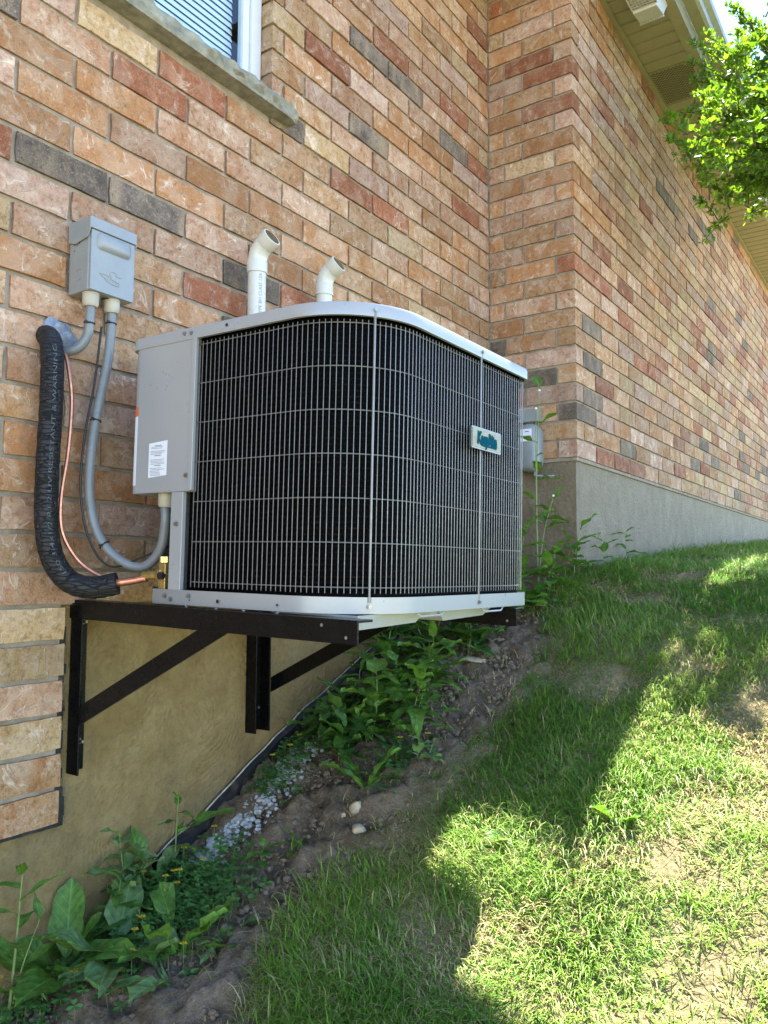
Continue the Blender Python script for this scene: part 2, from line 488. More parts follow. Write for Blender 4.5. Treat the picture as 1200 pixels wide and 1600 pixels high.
# ------------------------------------------------------------------ mesh helpers
class MB:
    def __init__(self):
        self.v, self.f, self.m = [], [], []

    def add(self, vs_, fs, mi=0):
        o = len(self.v)
        self.v += [tuple(x) for x in vs_]
        self.f += [tuple(i + o for i in q) for q in fs]
        self.m += [mi] * len(fs)
        return self

    def box(self, a, b, mi=0):
        (x0, y0, z0), (x1, y1, z1) = a, b
        vs_ = [(x0, y0, z0), (x1, y0, z0), (x1, y1, z0), (x0, y1, z0), (x0, y0, z1), (x1, y0, z1), (x1, y1, z1), (x0, y1, z1)]
        return self.add(vs_, [(0, 3, 2, 1), (4, 5, 6, 7), (0, 1, 5, 4), (1, 2, 6, 5), (2, 3, 7, 6), (3, 0, 4, 7)], mi)

    def prism(self, poly, z0, z1, mi=0, cap=True):
        n = len(poly)
        vs_ = [(x, y, z0) for x, y in poly] + [(x, y, z1) for x, y in poly]
        fs = [(i, (i + 1) % n, n + (i + 1) % n, n + i) for i in range(n)]
        if cap:
            fs += [tuple(range(n - 1, -1, -1)), tuple(range(n, 2 * n))]
        return self.add(vs_, fs, mi)

    def tube(self, pts, r, n=10, mi=0, cap=True, rfun=None):
        pts = [Vector(p) for p in pts]
        N = len(pts)
        T = [(pts[min(i + 1, N - 1)] - pts[max(i - 1, 0)]).normalized() for i in range(N)]
        a = Vector((0, 0, 1)) if abs(T[0].z) < 0.9 else Vector((1, 0, 0))
        u = T[0].cross(a).normalized()
        vs_ = []
        for i in range(N):
            u = (u - T[i] * u.dot(T[i])).normalized()
            w = T[i].cross(u)
            rr = r[i] if hasattr(r, '__len__') else r
            for k in range(n):
                th = 2 * math.pi * k / n
                q = rr if rfun is None else rr * rfun(i, k)
                vs_.append(pts[i] + u * (q * math.cos(th)) + w * (q * math.sin(th)))
        fs = [(i * n + k, i * n + (k + 1) % n, (i + 1) * n + (k + 1) % n, (i + 1) * n + k) for i in range(N - 1) for k in range(n)]
        if cap:
            fs += [tuple(range(n - 1, -1, -1)), tuple((N - 1) * n + k for k in range(n))]
        return self.add(vs_, fs, mi)

    def build(self, name, mats, parent=None, smooth=False, bevel=0.0, segs=2):
        me = bpy.data.meshes.new(name)
        me.from_pydata(self.v, [], self.f)
        mats = mats if isinstance(mats, (list, tuple)) else [mats]
        for k in mats:
            me.materials.append(MAT[k] if isinstance(k, str) else k)
        if len(mats) > 1:
            me.polygons.foreach_set("material_index", self.m)
        if smooth:
            me.polygons.foreach_set("use_smooth", [True] * len(me.polygons))
        me.update()
        ob = bpy.data.objects.new(name, me)
        COL.objects.link(ob)
        if parent is not None:
            ob.parent = parent
            ob.matrix_parent_inverse = Matrix.Translation(-parent.location) if parent.parent is None and parent.type == 'EMPTY' else Matrix.Identity(4)
        if bevel:
            bm_ = ob.modifiers.new("bevel", 'BEVEL')
            bm_.width = bevel
            bm_.segments = segs
            bm_.limit_method = 'ANGLE'
            bm_.angle_limit = math.radians(35)
            if smooth is None:
                pass
        if smooth:
            es = ob.modifiers.new("split", 'EDGE_SPLIT')
            es.split_angle = math.radians(40)
        return ob


def tag(o, label=None, cat=None, group=None, kind=None):
    for k, v in (("label", label), ("category", cat), ("group", group), ("kind", kind)):
        if v:
            o[k] = v
    return o


def thing(name, loc, label, cat, group=None):
    o = bpy.data.objects.new(name, None)
    o.empty_display_size = 0.1
    o.location = loc
    COL.objects.link(o)
    return tag(o, label, cat, group)


def spline(pts, per=8):
    P = [Vector(p) for p in pts]
    P = [P[0] * 2 - P[1]] + P + [P[-1] * 2 - P[-2]]
    out = []
    for i in range(1, len(P) - 2):
        p0, p1, p2, p3 = P[i - 1:i + 3]
        for k in range(per):
            t = k / per
            out.append(0.5 * ((2 * p1) + (p2 - p0) * t + (2 * p0 - 5 * p1 + 4 * p2 - p3) * t * t + (3 * p1 - p0 - 3 * p2 + p3) * t ** 3))
    out.append(P[-2])
    return out


def text_geo(s, size, extrude=0.0, shear=0.0, bold=0.0):
    cu = bpy.data.curves.new("lettering", 'FONT')
    cu.body = s
    cu.size = size
    cu.extrude = extrude
    cu.shear = shear
    cu.offset = bold
    cu.resolution_u = 3
    cu.align_x = 'CENTER'
    cu.align_y = 'CENTER'
    ob = bpy.data.objects.new("lettering_tmp", cu)
    COL.objects.link(ob)
    dg = bpy.context.evaluated_depsgraph_get()
    me = bpy.data.meshes.new_from_object(ob.evaluated_get(dg))
    vs_ = [v.co.copy() for v in me.vertices]
    fs = [tuple(p.vertices) for p in me.polygons]
    bpy.data.objects.remove(ob)
    bpy.data.curves.remove(cu)
    bpy.data.meshes.remove(me)
    return vs_, fs


def rrect(x0, y0, x1, y1, rads, n=10):
    """rounded rectangle, counter-clockwise; rads for corners (x0,y0),(x1,y0),(x1,y1),(x0,y1)"""
    out = []
    for (cx, cy, a0, r) in ((x0 + rads[0], y0 + rads[0], 180, rads[0]), (x1 - rads[1], y0 + rads[1], 270, rads[1]),
                            (x1 - rads[2], y1 - rads[2], 0, rads[2]), (x0 + rads[3], y1 - rads[3], 90, rads[3])):
        for k in range(n + 1):
            a = math.radians(a0 + 90 * k / n)
            out.append((cx + r * math.cos(a), cy + r * math.sin(a)))
    return out


def project(P):
    d = Vector(P) - CAM
    z = d.dot(fw)
    if z < 0.05:
        return None
    return 600 + F_PX * d.dot(rt) / z, 800 - F_PX * d.dot(up) / z, z


# ------------------------------------------------------------------ ground
GX = np.array([-30, -8, -5, -3.5, -2.5, -1.9, -1.61, -1.29, -1.0, -.6, -.3, 0, 1, 5, 10, 30.])
GZ = np.array([-2.6, -2.3, -2.12, -1.88, -1.54, -1.32, -1.15, -1.0, -.87, -.68, -.57, -.497, -.42, -.2, 0, .3])
EDX = np.array([-9, -2.7, -2.2, -2.07, -1.9, -1.77, -1.62, -1.41, -1.15, -.75, -.56, -.3, -.1, 0.0, .3])
EDY = np.array([-.8, -.74, -.56, -.46, -.46, -.50, -.58, -.62, -.66, -.61, -.52, -.44, -.40, -.40, -.2])


def smooth_interp(x):
    return (np.interp(x - .12, GX, GZ) + np.interp(x, GX, GZ) * 2 + np.interp(x + .12, GX, GZ)) / 4


def fbm(X, Y, s, seed=0.0):
    return np.array([mnoise.fractal(Vector((x * s + seed, y * s - seed, seed * 1.7)), 1.0, 2.0, 4) for x, y in zip(X, Y)])


def gz(x, y):
    return float(smooth_interp(np.array(x)) + 0.05 * min(0.0, y))


def turf(X, Y):
    """0 bare soil .. 1 turf"""
    e = np.interp(X, EDX, EDY)
    return np.clip((e - Y) / 0.16 + 0.35, 0, 1)


xs = np.concatenate([np.linspace(-40, -4.2, 14), np.linspace(-4, -2.65, 28), np.linspace(-2.62, 0.6, 190), np.linspace(.65, 3, 40), np.linspace(3.3, 40, 30)])
ys = np.concatenate([np.linspace(-40, -3.2, 20), np.linspace(-3, -1.75, 26), np.linspace(-1.72, 0.1, 108), [0.4, 6, 20]])
XX, YY = np.meshgrid(xs, ys, indexing='ij')
xf, yf = XX.ravel(), YY.ravel()
zf = smooth_interp(xf) + 0.05 * np.minimum(0, yf)
near = (xf > -3.2) & (xf < 1.2) & (yf > -2.2) & (yf < .2)
bare = np.where(near, 1 - turf(xf, yf), 0)
idx = np.where(near)[0]
zf[idx] += fbm(xf[idx], yf[idx], 3.0, 2.0) * 0.018
zf[idx] += fbm(xf[idx], yf[idx], 14.0, 5.0) * (0.004 + 0.026 * bare[idx])
zf[idx] += fbm(xf[idx], yf[idx], 36.0, 8.0) * 0.016 * bare[idx]
nx, ny = len(xs), len(ys)
me = bpy.data.meshes.new("ground")
fi = [(i * ny + j, (i + 1) * ny + j, (i + 1) * ny + j + 1, i * ny + j + 1) for i in range(nx - 1) for j in range(ny - 1)]
me.from_pydata(np.stack([xf, yf, zf], 1).tolist(), [], fi)
ca = me.color_attributes.new("Turf", 'FLOAT_COLOR', 'POINT')
tv = np.where(xf > .2, 1, turf(xf, yf))
ca.data.foreach_set("color", np.stack([tv, tv, tv, np.ones_like(tv)], 1).ravel().astype(np.float32))
me.polygons.foreach_set("use_smooth", [True] * len(me.polygons))
me.materials.append(MAT['soil'])
ground = bpy.data.objects.new("ground", me)
COL.objects.link(ground)
tag(ground, "sloping side yard of brown soil under patchy lawn", "ground", kind="structure")

# ------------------------------------------------------------------ the house
H, L, W = 0.089, 0.267, 0.450
EAVE = 2.52
house = thing("brick_house", (0, 0, 0), "mottled tan and orange brick house with parged foundation and tan eaves", "house")

AX0 = -6.0
STEP_X = -2.325                     # brick reaches lower to the left of this
SILL_Z0, SILL_Z1, JAMB = 1.003, 1.063, -1.612
WIN_X0, WIN_TOP = -2.75, 2.30


def mk_wall(mb):
    return mb.build("wall", 'mortar', house)


R_ = 0.0095                          # mortar recess
mb = MB()
mb.box((AX0, R_, -7 * H + .002), (JAMB + R_, 0.10, SILL_Z0))
mb.box((JAMB + R_, R_ + .0001, -7 * H + .002), (0.10, 0.10, EAVE))
mb.box((AX0, R_, SILL_Z0), (WIN_X0, 0.10, EAVE))
mb.box((WIN_X0, R_, WIN_TOP), (JAMB + R_, 0.10, EAVE))
mb.box((AX0, R_, -13 * H + .002), (STEP_X - R_, 0.06, -7 * H + .002))
wall_a = mk_wall(mb)
mb = MB()
mb.box((R_, -W + R_, 0.002), (0.09, 0.10, EAVE))
wall_b = mk_wall(mb)
mb = MB()
mb.box((0.09, -W + R_ + .0005, 0.002), (14.0, -W + .10, EAVE))
wall_c = mk_wall(mb)

# brick meshes (unit size: x length, y depth from 0, z height), irregular face and arrises
def brick_geo(seed, sx=0.257, sy=0.09, sz=0.079):
    r = random.Random(seed)
    NXg, NZg = 6, 2
    vs_, fs = [], []
    for j in range(NZg + 1):
        for i in range(NXg + 1):
            ex = i in (0, NXg)
            ez = j in (0, NZg)
            x = i / NXg * sx
            z = j / NZg * sz
            y = r.uniform(-.0014, .0012)
            if ex or ez:
                y += r.uniform(.0008, .0032)
            if ex:
                x += r.uniform(-.0008, .003) * (1 if i == 0 else -1)
            else:
                x += r.uniform(-.008, .008)
            if ez:
                z += r.uniform(-.0006, .0024) * (1 if j == 0 else -1)
            else:
                z += r.uniform(-.008, .008)
            vs_.append((x, y, z))
    fr = lambda i, j: j * (NXg + 1) + i
    for j in range(NZg):
        for i in range(NXg):
            fs.append((fr(i, j), fr(i + 1, j), fr(i + 1, j + 1), fr(i, j + 1)))
    loop = [fr(i, 0) for i in range(NXg + 1)] + [fr(NXg, j) for j in range(1, NZg + 1)] + \
           [fr(i, NZg) for i in range(NXg - 1, -1, -1)] + [fr(0, j) for j in range(NZg - 1, 0, -1)]
    b0 = len(vs_)
    for k in loop:
        x, y, z = vs_[k]
        vs_.append((min(max(x, .001), sx - .001), sy, min(max(z, .001), sz - .001)))
    n = len(loop)
    for k in range(n):
        a, b = loop[k], loop[(k + 1) % n]
        fs.append((b, a, b0 + k, b0 + (k + 1) % n))
    return vs_, fs


NV = 10
GEO = {}


def geo_for(length, v):
    key = (round(length, 3), v)
    if key not in GEO:
        GEO[key] = brick_geo(hash(key) % 99991, sx=length)
    return GEO[key]


bricks = []           # (wall, corner position, axis, length, row)  axis 'A': along +X facing -Y, 'B': along -Y facing -X


def course(wall, k, segs_, axis, fixed):
    for (a, b) in segs_:
        if b - a < 0.018:
            continue
        bricks.append((wall, a, b, k, axis, fixed))


def cut(x0, x1, joints):
    js = sorted(j for j in joints if x0 + 0.01 < j < x1 - 0.01)
    ed = [x0 - .005] + js + [x1 + .005]
    return [(ed[i] + .005, ed[i + 1] - .005) for i in range(len(ed) - 1)]


def joints_a(k):
    x = -2.508 if k % 2 else -2.352
    return [x + n * L for n in range(-16, 12)]


for k in range(-13, 29):
    z0, z1 = k * H + .005, (k + 1) * H - .005
    if z1 > EAVE:
        continue
    if k < -7:
        js = [j for j in joints_a(k) if not (STEP_X - .06 < j < STEP_X)]
        course(wall_a, k, cut(AX0, STEP_X, js), 'A', 0.0)
    elif z1 > SILL_Z0 + .03 and z0 < WIN_TOP:
        course(wall_a, k, cut(AX0, WIN_X0, joints_a(k)), 'A', 0.0)
        course(wall_a, k, cut(JAMB, -0.004, joints_a(k)), 'A', 0.0)
    else:
        course(wall_a, k, cut(AX0, -0.004, joints_a(k)), 'A', 0.0)
    if k >= 0:
        if k % 2 == 0:      # header of the wing's stretcher shows on the return
            course(wall_c, k, [(0.0, 0.257)] + cut(0.267, 13.9, [0.262 + n * L for n in range(1, 60)]), 'A', -W)
            course(wall_b, k, [(W - .100 - .257, W - .100), (0.004, W - .367)], 'B', 0.0)
        else:
            course(wall_c, k, cut(0.100, 13.9, [0.095 + n * L for n in range(1, 60)]), 'A', -W)
            course(wall_b, k, [(W - .257, W), (0.004, W - .267)], 'B', 0.0)


def in_poly(x, y, poly):
    c = False
    n = len(poly)
    for i in range(n):
        (x1, y1), (x2, y2) = poly[i], poly[(i + 1) % n]
        if (y1 > y) != (y2 > y) and x < (x2 - x1) * (y - y1) / (y2 - y1) + x1:
            c = not c
    return c


UNIT_PX = [(215, 560), (480, 480), (600, 478), (750, 550), (820, 600), (815, 940), (560, 985), (245, 925), (205, 765)]
scored = []
for b in bricks:
    wall, a, e, k, axis, fx = b
    c = ((a + e) / 2, fx, (k + .5) * H) if axis == 'A' else (fx, -(a + e) / 2, (k + .5) * H)
    q = project(c)
    s = 0.0
    if q:
        nrm = Vector((0, -1, 0)) if axis == 'A' else Vector((-1, 0, 0))
        vd = (CAM - Vector(c))
        facing = nrm.dot(vd.normalized())
        inside = -25 < q[0] < 1225 and -15 < q[1] < 1615
        if inside and facing > 0 and not in_poly(q[0], q[1], UNIT_PX):
            s = (e - a) * facing / q[2] ** 2
    scored.append((s, b))
order = sorted(range(len(scored)), key=lambda i: -scored[i][0])
chosen = set(order[:300])
prev = None
SPECIAL = {}


def pick(r, weights):
    u, acc = r.random(), 0
    for i, w in enumerate(weights):
        acc += w
        if u < acc:
            return i
    return 0


rb = random.Random(5)
MESHES = {}
rest = {}
for i, (s, b) in enumerate(scored):
    wall, a, e, k, axis, fx = b
    mi = pick(rb, BR_W_LOW_BOUNCE if k < -7 else (BR_W_WING_SKY if wall is wall_c else BR_W))
    v = rb.randrange(NV)
    ln = e - a
    vs_, fs = geo_for(ln, v)
    dz = rb.uniform(-.0012, .0012)
    dp = rb.uniform(-.0025, .0015)
    if axis == 'A':
        loc = Vector((a, fx + dp, k * H + .005 + dz))
        rot = 0.0
    else:
        loc = Vector((fx + dp, -a, k * H + .005 + dz))
        rot = -math.pi / 2
    if i in chosen:
        key = (round(ln, 3), v, mi)
        if key not in MESHES:
            mm = bpy.data.meshes.new("brick")
            mm.from_pydata(vs_, [], fs)
            mm.materials.append(BR[mi])
            MESHES[key] = mm
        ob = bpy.data.objects.new("brick", MESHES[key])
        ob.location = loc
        ob.rotation_euler = (0, 0, rot)
        COL.objects.link(ob)
        ob.parent = wall
    else:
        Mx = Matrix.Translation(loc) @ Matrix.Rotation(rot, 4, 'Z')
        rest.setdefault(wall.name, (wall, MB()))[1].add([Mx @ Vector(q) for q in vs_], fs, mi)
for wall, mbr in rest.values():
    o = mbr.build("brickwork", BR, wall)
    o.parent = wall
    o.matrix_parent_inverse = Matrix.Identity(4)
    o["kind"] = "stuff"

# foundation
mb = MB()
FY = 0.022
mb.box((AX0, FY, -3.0), (STEP_X, 0.35, -13 * H))
mb.box((STEP_X, FY + .0006, -3.0), (0.12, 0.35, -7 * H))
mb.box((0.014, -W + .014, -2.0), (14.0, 0.3, -0.004))
mb.build("foundation", 'parging', house)
mb = MB()                           # mortar bead at the foot of the wing's brickwork
for (a, b) in (((0.006, -W + .006, -.012), (14, -W + .05, .004)), ((0.0065, -W + .05, -.012), (0.05, .0, .004))):
    mb.box(a, b)
mb.build("mortar_bead", 'mortar', house)
mb = MB()                           # black strips filling the gap beside and below the low brick stack
random.seed(3)
pts = []
for k in range(24):
    z = -1.16 + k * .023
    wdt = .006 + .004 * math.sin(k * 1.7) + (0.016 if k < 4 else 0) + random.uniform(-.002, .003)
    pts.append((STEP_X - .004, z))
for k in range(23):
    z = -1.163 + k * .0232
    wdt = .006 + .004 * math.sin(k * 1.7) + (0.012 if k < 4 else 0) + random.uniform(-.002, .003)
    mb.box((STEP_X - .02, 0.010, z), (STEP_X + wdt, FY + .002, z + .0232))
mb.box((AX0, 0.006, -13 * H - .005), (STEP_X + .004, FY + .002, -13 * H + .004))
mb.build("joint_strip", 'membrane', house)

# roof, soffit, fascia, gutter
roof_shadow_poly = [(14.5, -.76), (.12, -.76), (.12, -.55), (-.06, -.55), (-.17, -.75), (-.22, -.94), (-.30, -1.3), (-.46, -1.3), (-.46, -.55),
             (-1.35, -.55), (-1.35, -.12), (-7, -.12), (-7, 7), (14.5, 7)]  # unseen edge with added jutting piece, shaped to cast the lawn shadow
mb = MB()
n = len(roof_shadow_poly)
zt = lambda y: 2.58 + 0.42 * max(0.0, y + .02)
vs_ = [(x, y, 2.545) for x, y in roof_shadow_poly] + [(x, y, zt(y)) for x, y in roof_shadow_poly]
fs = [(i, (i + 1) % n, n + (i + 1) % n, n + i) for i in range(n)] + [tuple(range(n)), tuple(range(n, 2 * n))]
mb.add(vs_, fs)
mb.build("roof", 'shingle', house)
soff = MB().box((0.004, -W - .022, EAVE - .03), (14, -W + .004, EAVE - .018)).build("soffit", 'soffit', house)
XV0, XV1 = 1.225, 1.62


def soffit_panel(x0, w, y0, y1, vent=False):
    mb = MB()
    z = EAVE
    if vent:
        mb.box((x0, y0, z - .004), (x0 + w, y1, z + .01))
        nxp, nyp = 30, 11
        for i in range(nxp):
            for j in range(nyp):
                cx = x0 + .02 + (w - .04) * i / (nxp - 1)
                cy = y0 + .02 + (y1 - y0 - .04) * (j + .5 * (i % 2)) / nyp
                mb.box((cx - .0022, cy - .006, z - .0075), (cx + .0022, cy + .006, z - .0035), 1)
        o = mb.build("vent_panel", ['soffit', simple("vent_slot_shade", (0.12, 0.105, 0.07), .7)], house)  # solid slots in place of holes, hole shade put into their colour
    else:
        pr = [(0, .0), (.004, .0), (.008, -.008), (w - .012, -.008), (w - .004, .012), (w, .012)]
        vs_ = []
        for y in (y0, y1):
            vs_ += [(x0 + a, y, z + b) for a, b in pr]
        k = len(pr)
        mb.add(vs_, [(i, i + 1, k + i + 1, k + i) for i in range(k - 1)])
        o = mb.build("soffit_panel", 'soffit', house)
    o.parent = soff
    o.matrix_parent_inverse = Matrix.Identity(4)
    return o


x = XV1
while x < 9.0:
    soffit_panel(x, 0.105, -.74, -W - .003)
    x += .105
x = XV0 - .105
while x > .12:
    soffit_panel(x, 0.105, -.74, -W - .003)
    x -= .105
soffit_panel(XV0, XV1 - XV0, -.74, -W - .003, True)
x = -.17
while x > -1.34:
    soffit_panel(x, .105, -.545, -.004)
    x -= .105
mb = MB()
mb.box((0.12, -.775, EAVE - .012), (14.5, -.745, EAVE + .10))
mb.box((0.12, -.745, EAVE - .012), (14.5, -.715, EAVE - .002))
mb.build("fascia", 'gutter', house)
mb = MB()
prof = [(-.777, 2.60), (-.835, 2.60), (-.850, 2.615), (-.855, 2.645), (-.880, 2.675), (-.885, 2.70), (-.875, 2.70), (-.872, 2.68), (-.846, 2.65), (-.84, 2.61), (-.777, 2.61)]
k = len(prof)
vs_ = [(.115, y, z) for y, z in prof] + [(14.5, y, z) for y, z in prof]
mb.add(vs_, [(i, k + i, k + (i + 1) % k, (i + 1) % k) for i in range(k)] + [tuple(range(k)), tuple(range(2 * k - 1, k - 1, -1))])
mb.build("gutter", 'gutter', house)

# window
win = MB()
FXR = JAMB - .001
win.box((FXR - .045, 0.050, SILL_Z1 + .002), (FXR, 0.095, WIN_TOP))
win.box((FXR - .075, 0.062, SILL_Z1 + .045), (FXR - .045, 0.09, WIN_TOP - .045))
win.box((WIN_X0, 0.050, SILL_Z1 + .002), (FXR - .045, 0.095, SILL_Z1 + .045))
win.box((WIN_X0, 0.050, WIN_TOP - .045), (FXR - .045, 0.095, WIN_TOP))
win.box((WIN_X0, 0.050, SILL_Z1 + .045), (WIN_X0 + .045, 0.095, WIN_TOP - .045))
wf = win.build("window", 'vinyl', house, bevel=.003)
pane = MB().box((WIN_X0 + .045, 0.074, SILL_Z1 + .045), (FXR - .075, 0.078, WIN_TOP - .045)).build("pane", 'glass', house)
pane.parent = wf
pane.matrix_parent_inverse = Matrix.Identity(4)
mb = MB()
z = SILL_Z1 + .05
while z < WIN_TOP - .05:
    a = math.radians(74)
    d = .0118
    vs_ = [(X_, 0.118 + s_ * d * math.cos(a), z + s_ * d * math.sin(a)) for X_ in (WIN_X0 + .06, FXR - .076) for s_ in (-1, 1)]
    mb.add(vs_, [(0, 2, 3, 1)])
    z += .0235
bl = mb.build("blind", 'blind', house)
bl.parent = wf
bl.matrix_parent_inverse = Matrix.Identity(4)
rm = MB().box((WIN_X0 - .3, 0.35, 0.6), (JAMB + .3, 0.37, 2.5)).build("room_back", 'dark', house)
# stone sill with a rock-faced front
mb = MB()
NS = 90
xa, xb = -2.95, -1.527
rows = [(-.036, SILL_Z1), (-.050, SILL_Z1 - .012), (-.056, SILL_Z1 - .035), (-.052, SILL_Z0 + .012), (-.050, SILL_Z0)]
random.seed(21)
vs_ = []
for i in range(NS + 1):
    X_ = xa + (xb - xa) * i / NS
    end = .012 * math.exp(-((NS - i) / 1.5) ** 2)
    vs_.append((X_ , 0.07, SILL_Z1 + .004))
    for r_i, (y, z) in enumerate(rows):
        j = mnoise.noise(Vector((X_ * 22, r_i * 1.3, 1))) * .020 if r_i in (0, 1, 2, 3) else 0
        vs_.append((X_ - (end if r_i < 4 else 0) * .5, y + j + end, z + (mnoise.noise(Vector((X_ * 30, r_i * 2.1, 4))) * .008 if r_i < 4 else 0)))
    vs_.append((X_, 0.012, SILL_Z0 + .0005))
k = 7
fs = []
for i in range(NS):
    for j in range(k - 1):
        fs.append((i * k + j, i * k + j + 1, (i + 1) * k + j + 1, (i + 1) * k + j))
fs += [tuple(NS * k + j for j in range(k))]
mb.add(vs_, fs)
mb.build("stone_sill", 'stone', house)

# ------------------------------------------------------------------ soffit exhaust hood
vent = thing("exhaust_vent", (.55, -.62, EAVE - .012), "white louvred exhaust vent hood hanging under the tan soffit", "vent")
mb = MB()
x0, x1, y0, y1 = .36, .66, -.735, -.585
z0 = EAVE - .013
mb.box((x0, y0, z0 - .02), (x1, y1, z0))
vs_ = [(x0 + .12, y0 + .004, z0 - .02), (x1 - .004, y0 + .004, z0 - .02), (x1 - .004, y1 - .004, z0 - .02), (x0 + .12, y1 - .004, z0 - .02),
       (x0 + .14, y0 + .012, z0 - .10), (x1 - .03, y0 + .012, z0 - .075), (x1 - .03, y1 - .012, z0 - .075), (x0 + .14, y1 - .012, z0 - .10)]
mb.add(vs_, [(0, 1, 5, 4), (1, 2, 6, 5), (2, 3, 7, 6), (4, 5, 6, 7), (0, 4, 7, 3)])
mb.build("hood", 'vinyl', vent, bevel=.004)
mb = MB()
for i in range(9):
    yy = y0 + .012 + (y1 - y0 - .024) * i / 8
    mb.box((x0 + .03, yy - .0022, z0 - .085), (x0 + .135, yy + .0022, z0 - .079))
for i in range(6):
    xx_ = x0 + .035 + .02 * i
    mb.box((xx_ - .0022, y0 + .01, z0 - .0875), (xx_ + .0022, y1 - .01, z0 - .0765))
for (yy0, yy1) in ((y0 + .008, y0 + .012), (y1 - .012, y1 - .008)):
    mb.box((x0 + .028, yy0, z0 - .088), (x0 + .138, yy1, z0 - .02))
mb.box((x0 + .024, y0 + .008, z0 - .088), (x0 + .028, y1 - .008, z0 - .02))
mb.build("louvre_grid", 'vinyl', vent)
mb = MB().box((x0 + .03, y0 + .014, z0 - .06), (x0 + .135, y1 - .014, z0 - .021))
mb.build("dark_duct", 'dark', vent)
mb = MB()
for i in range(14):
    yy = y0 + .014 + (y1 - y0 - .028) * i / 13
    mb.box((x1 - .032, yy - .003, z0 - .083), (x1 - .024, yy + .003, z0 - .075))
mb.build("drip_teeth", 'vinyl', vent)

# ------------------------------------------------------------------ wall brackets
def bracket(xc, label, w=.045, side=-1, channel=False):
    t = thing("wall_bracket", (xc, FY, -1.04), label, "bracket", "wall brackets under the air conditioner")
    th = .005
    xo = xc + side * w / 2          # web plane on the side the camera sees
    zt0, zt1 = -.6085, -.6285       # beam top at wall and at the tip
    yt = -.887
    # leg: angle iron
    mb = MB()
    mb.box((xo, FY - .048, -1.042), (xo + th, FY - .002, zt0 - .001))
    mb.box((xo + th, FY - .007, -1.038), (xo + w, FY - .002, zt0 - .001))
    if channel:
        mb = MB()
        mb.box((xo - .068, FY - .046, -1.042), (xo - .068 + th, FY - .002, zt0 - .05))
        mb.box((xo - .068 + th, FY - .007, -1.040), (xo - .0056, FY - .002, zt0 - .05))
        mb.box((xo - .0056, FY - .046, -1.042), (xo - .0006, FY - .002, zt0 - .05))
    mb.build("leg", 'blacksteel', t, bevel=.0012)
    # beam: vertical web with top flange, drooping a little
    mb = MB()
    hgt = .047
    vs_ = []
    for (y, zz) in ((FY - .003, zt0), (yt, zt1)):
        vs_ += [(xo - .0055, y, zz - hgt), (xo - .0005, y, zz - hgt), (xo - .0005, y, zz - th), (xo + w, y, zz - th), (xo + w, y, zz), (xo - .0055, y, zz)]
    fs = [(i, (i + 1) % 6, 6 + (i + 1) % 6, 6 + i) for i in range(6)] + [(5, 4, 3, 2, 1, 0), tuple(range(6, 12))]
    mb.add(vs_, fs)
    mb.build("beam", 'blacksteel', t, bevel=.001)
    # brace: flat strap from the leg up to the beam
    mb = MB()
    q = [(FY - .046, -.873), (FY - .046, -.914), (-.551, -.6675), (-.445, -.6655)]
    q = [(FY - .046, -.873), (FY - .046, -.920), (-.552, -.66), (-.455, -.66)]
    vs_ = [(xo - .0005, y, z) for y, z in q] + [(xo + .005, y, z) for y, z in q]
    mb.add(vs_, [(0, 1, 2, 3), (7, 6, 5, 4)] + [(i, 4 + i, 4 + (i + 1) % 4, (i + 1) % 4) for i in range(4)])
    mb.add([(xo + .0051, y, z) for y, z in (q[0], q[3])] + [(xo + .04, y, z) for y, z in (q[3], q[0])], [(0, 1, 2, 3)])
    mb.build("brace", 'blacksteel', t)
    for zz in (-.665, -.965):
        mb = MB()
        cx = xo + (.026 if not channel else -.036)
        ring = [(cx + .008 * math.cos(math.radians(60 * k)), zz + .008 * math.sin(math.radians(60 * k))) for k in range(6)]
        vs_ = [(a, FY - .007, b) for a, b in ring] + [(a, FY - .014, b) for a, b in ring]
        mb.add(vs_, [(i, (i + 1) % 6, 6 + (i + 1) % 6, 6 + i) for i in range(6)] + [tuple(range(6, 12))])
        mb.tube([(cx, FY - .012, zz), (cx, FY - .030, zz)], .0042, 8)
        mb.build("bolt", 'zinc', t)
    mb = MB()
    for (y, zz) in ((-.80, -.640), (-.86, -.662)):
        vs_ = [(xo - .0062, y + .0035 * math.cos(a * .785), zz + .0035 * math.sin(a * .785)) for a in range(8)]
        mb.add(vs_, [tuple(range(8))])
    mb.build("slot_mark", 'zinc', t)
    return t


bracket(-2.274, "black angle iron bracket nearest the camera holding up the air conditioner")
bracket(-1.575, "far black angle iron bracket beside the weedy soil bank under the air conditioner", channel=True)

# ------------------------------------------------------------------ air conditioner
UX0, UX1, UY0, UY1 = -2.28, -1.488, -.877, -.150
ZB, ZTOP = -.6165, .031
ac = thing("air_conditioner", (-1.88, -.5, ZB), "grey outdoor air conditioner with wire grille and rounded corner on black brackets", "air conditioner")
RADS = (.20, .055, .055, .035)


def outline(off, rads=RADS, n=14):
    return rrect(UX0 - off, UY0 - off, UX1 + off, UY1 + off, tuple(r + off for r in rads), n)


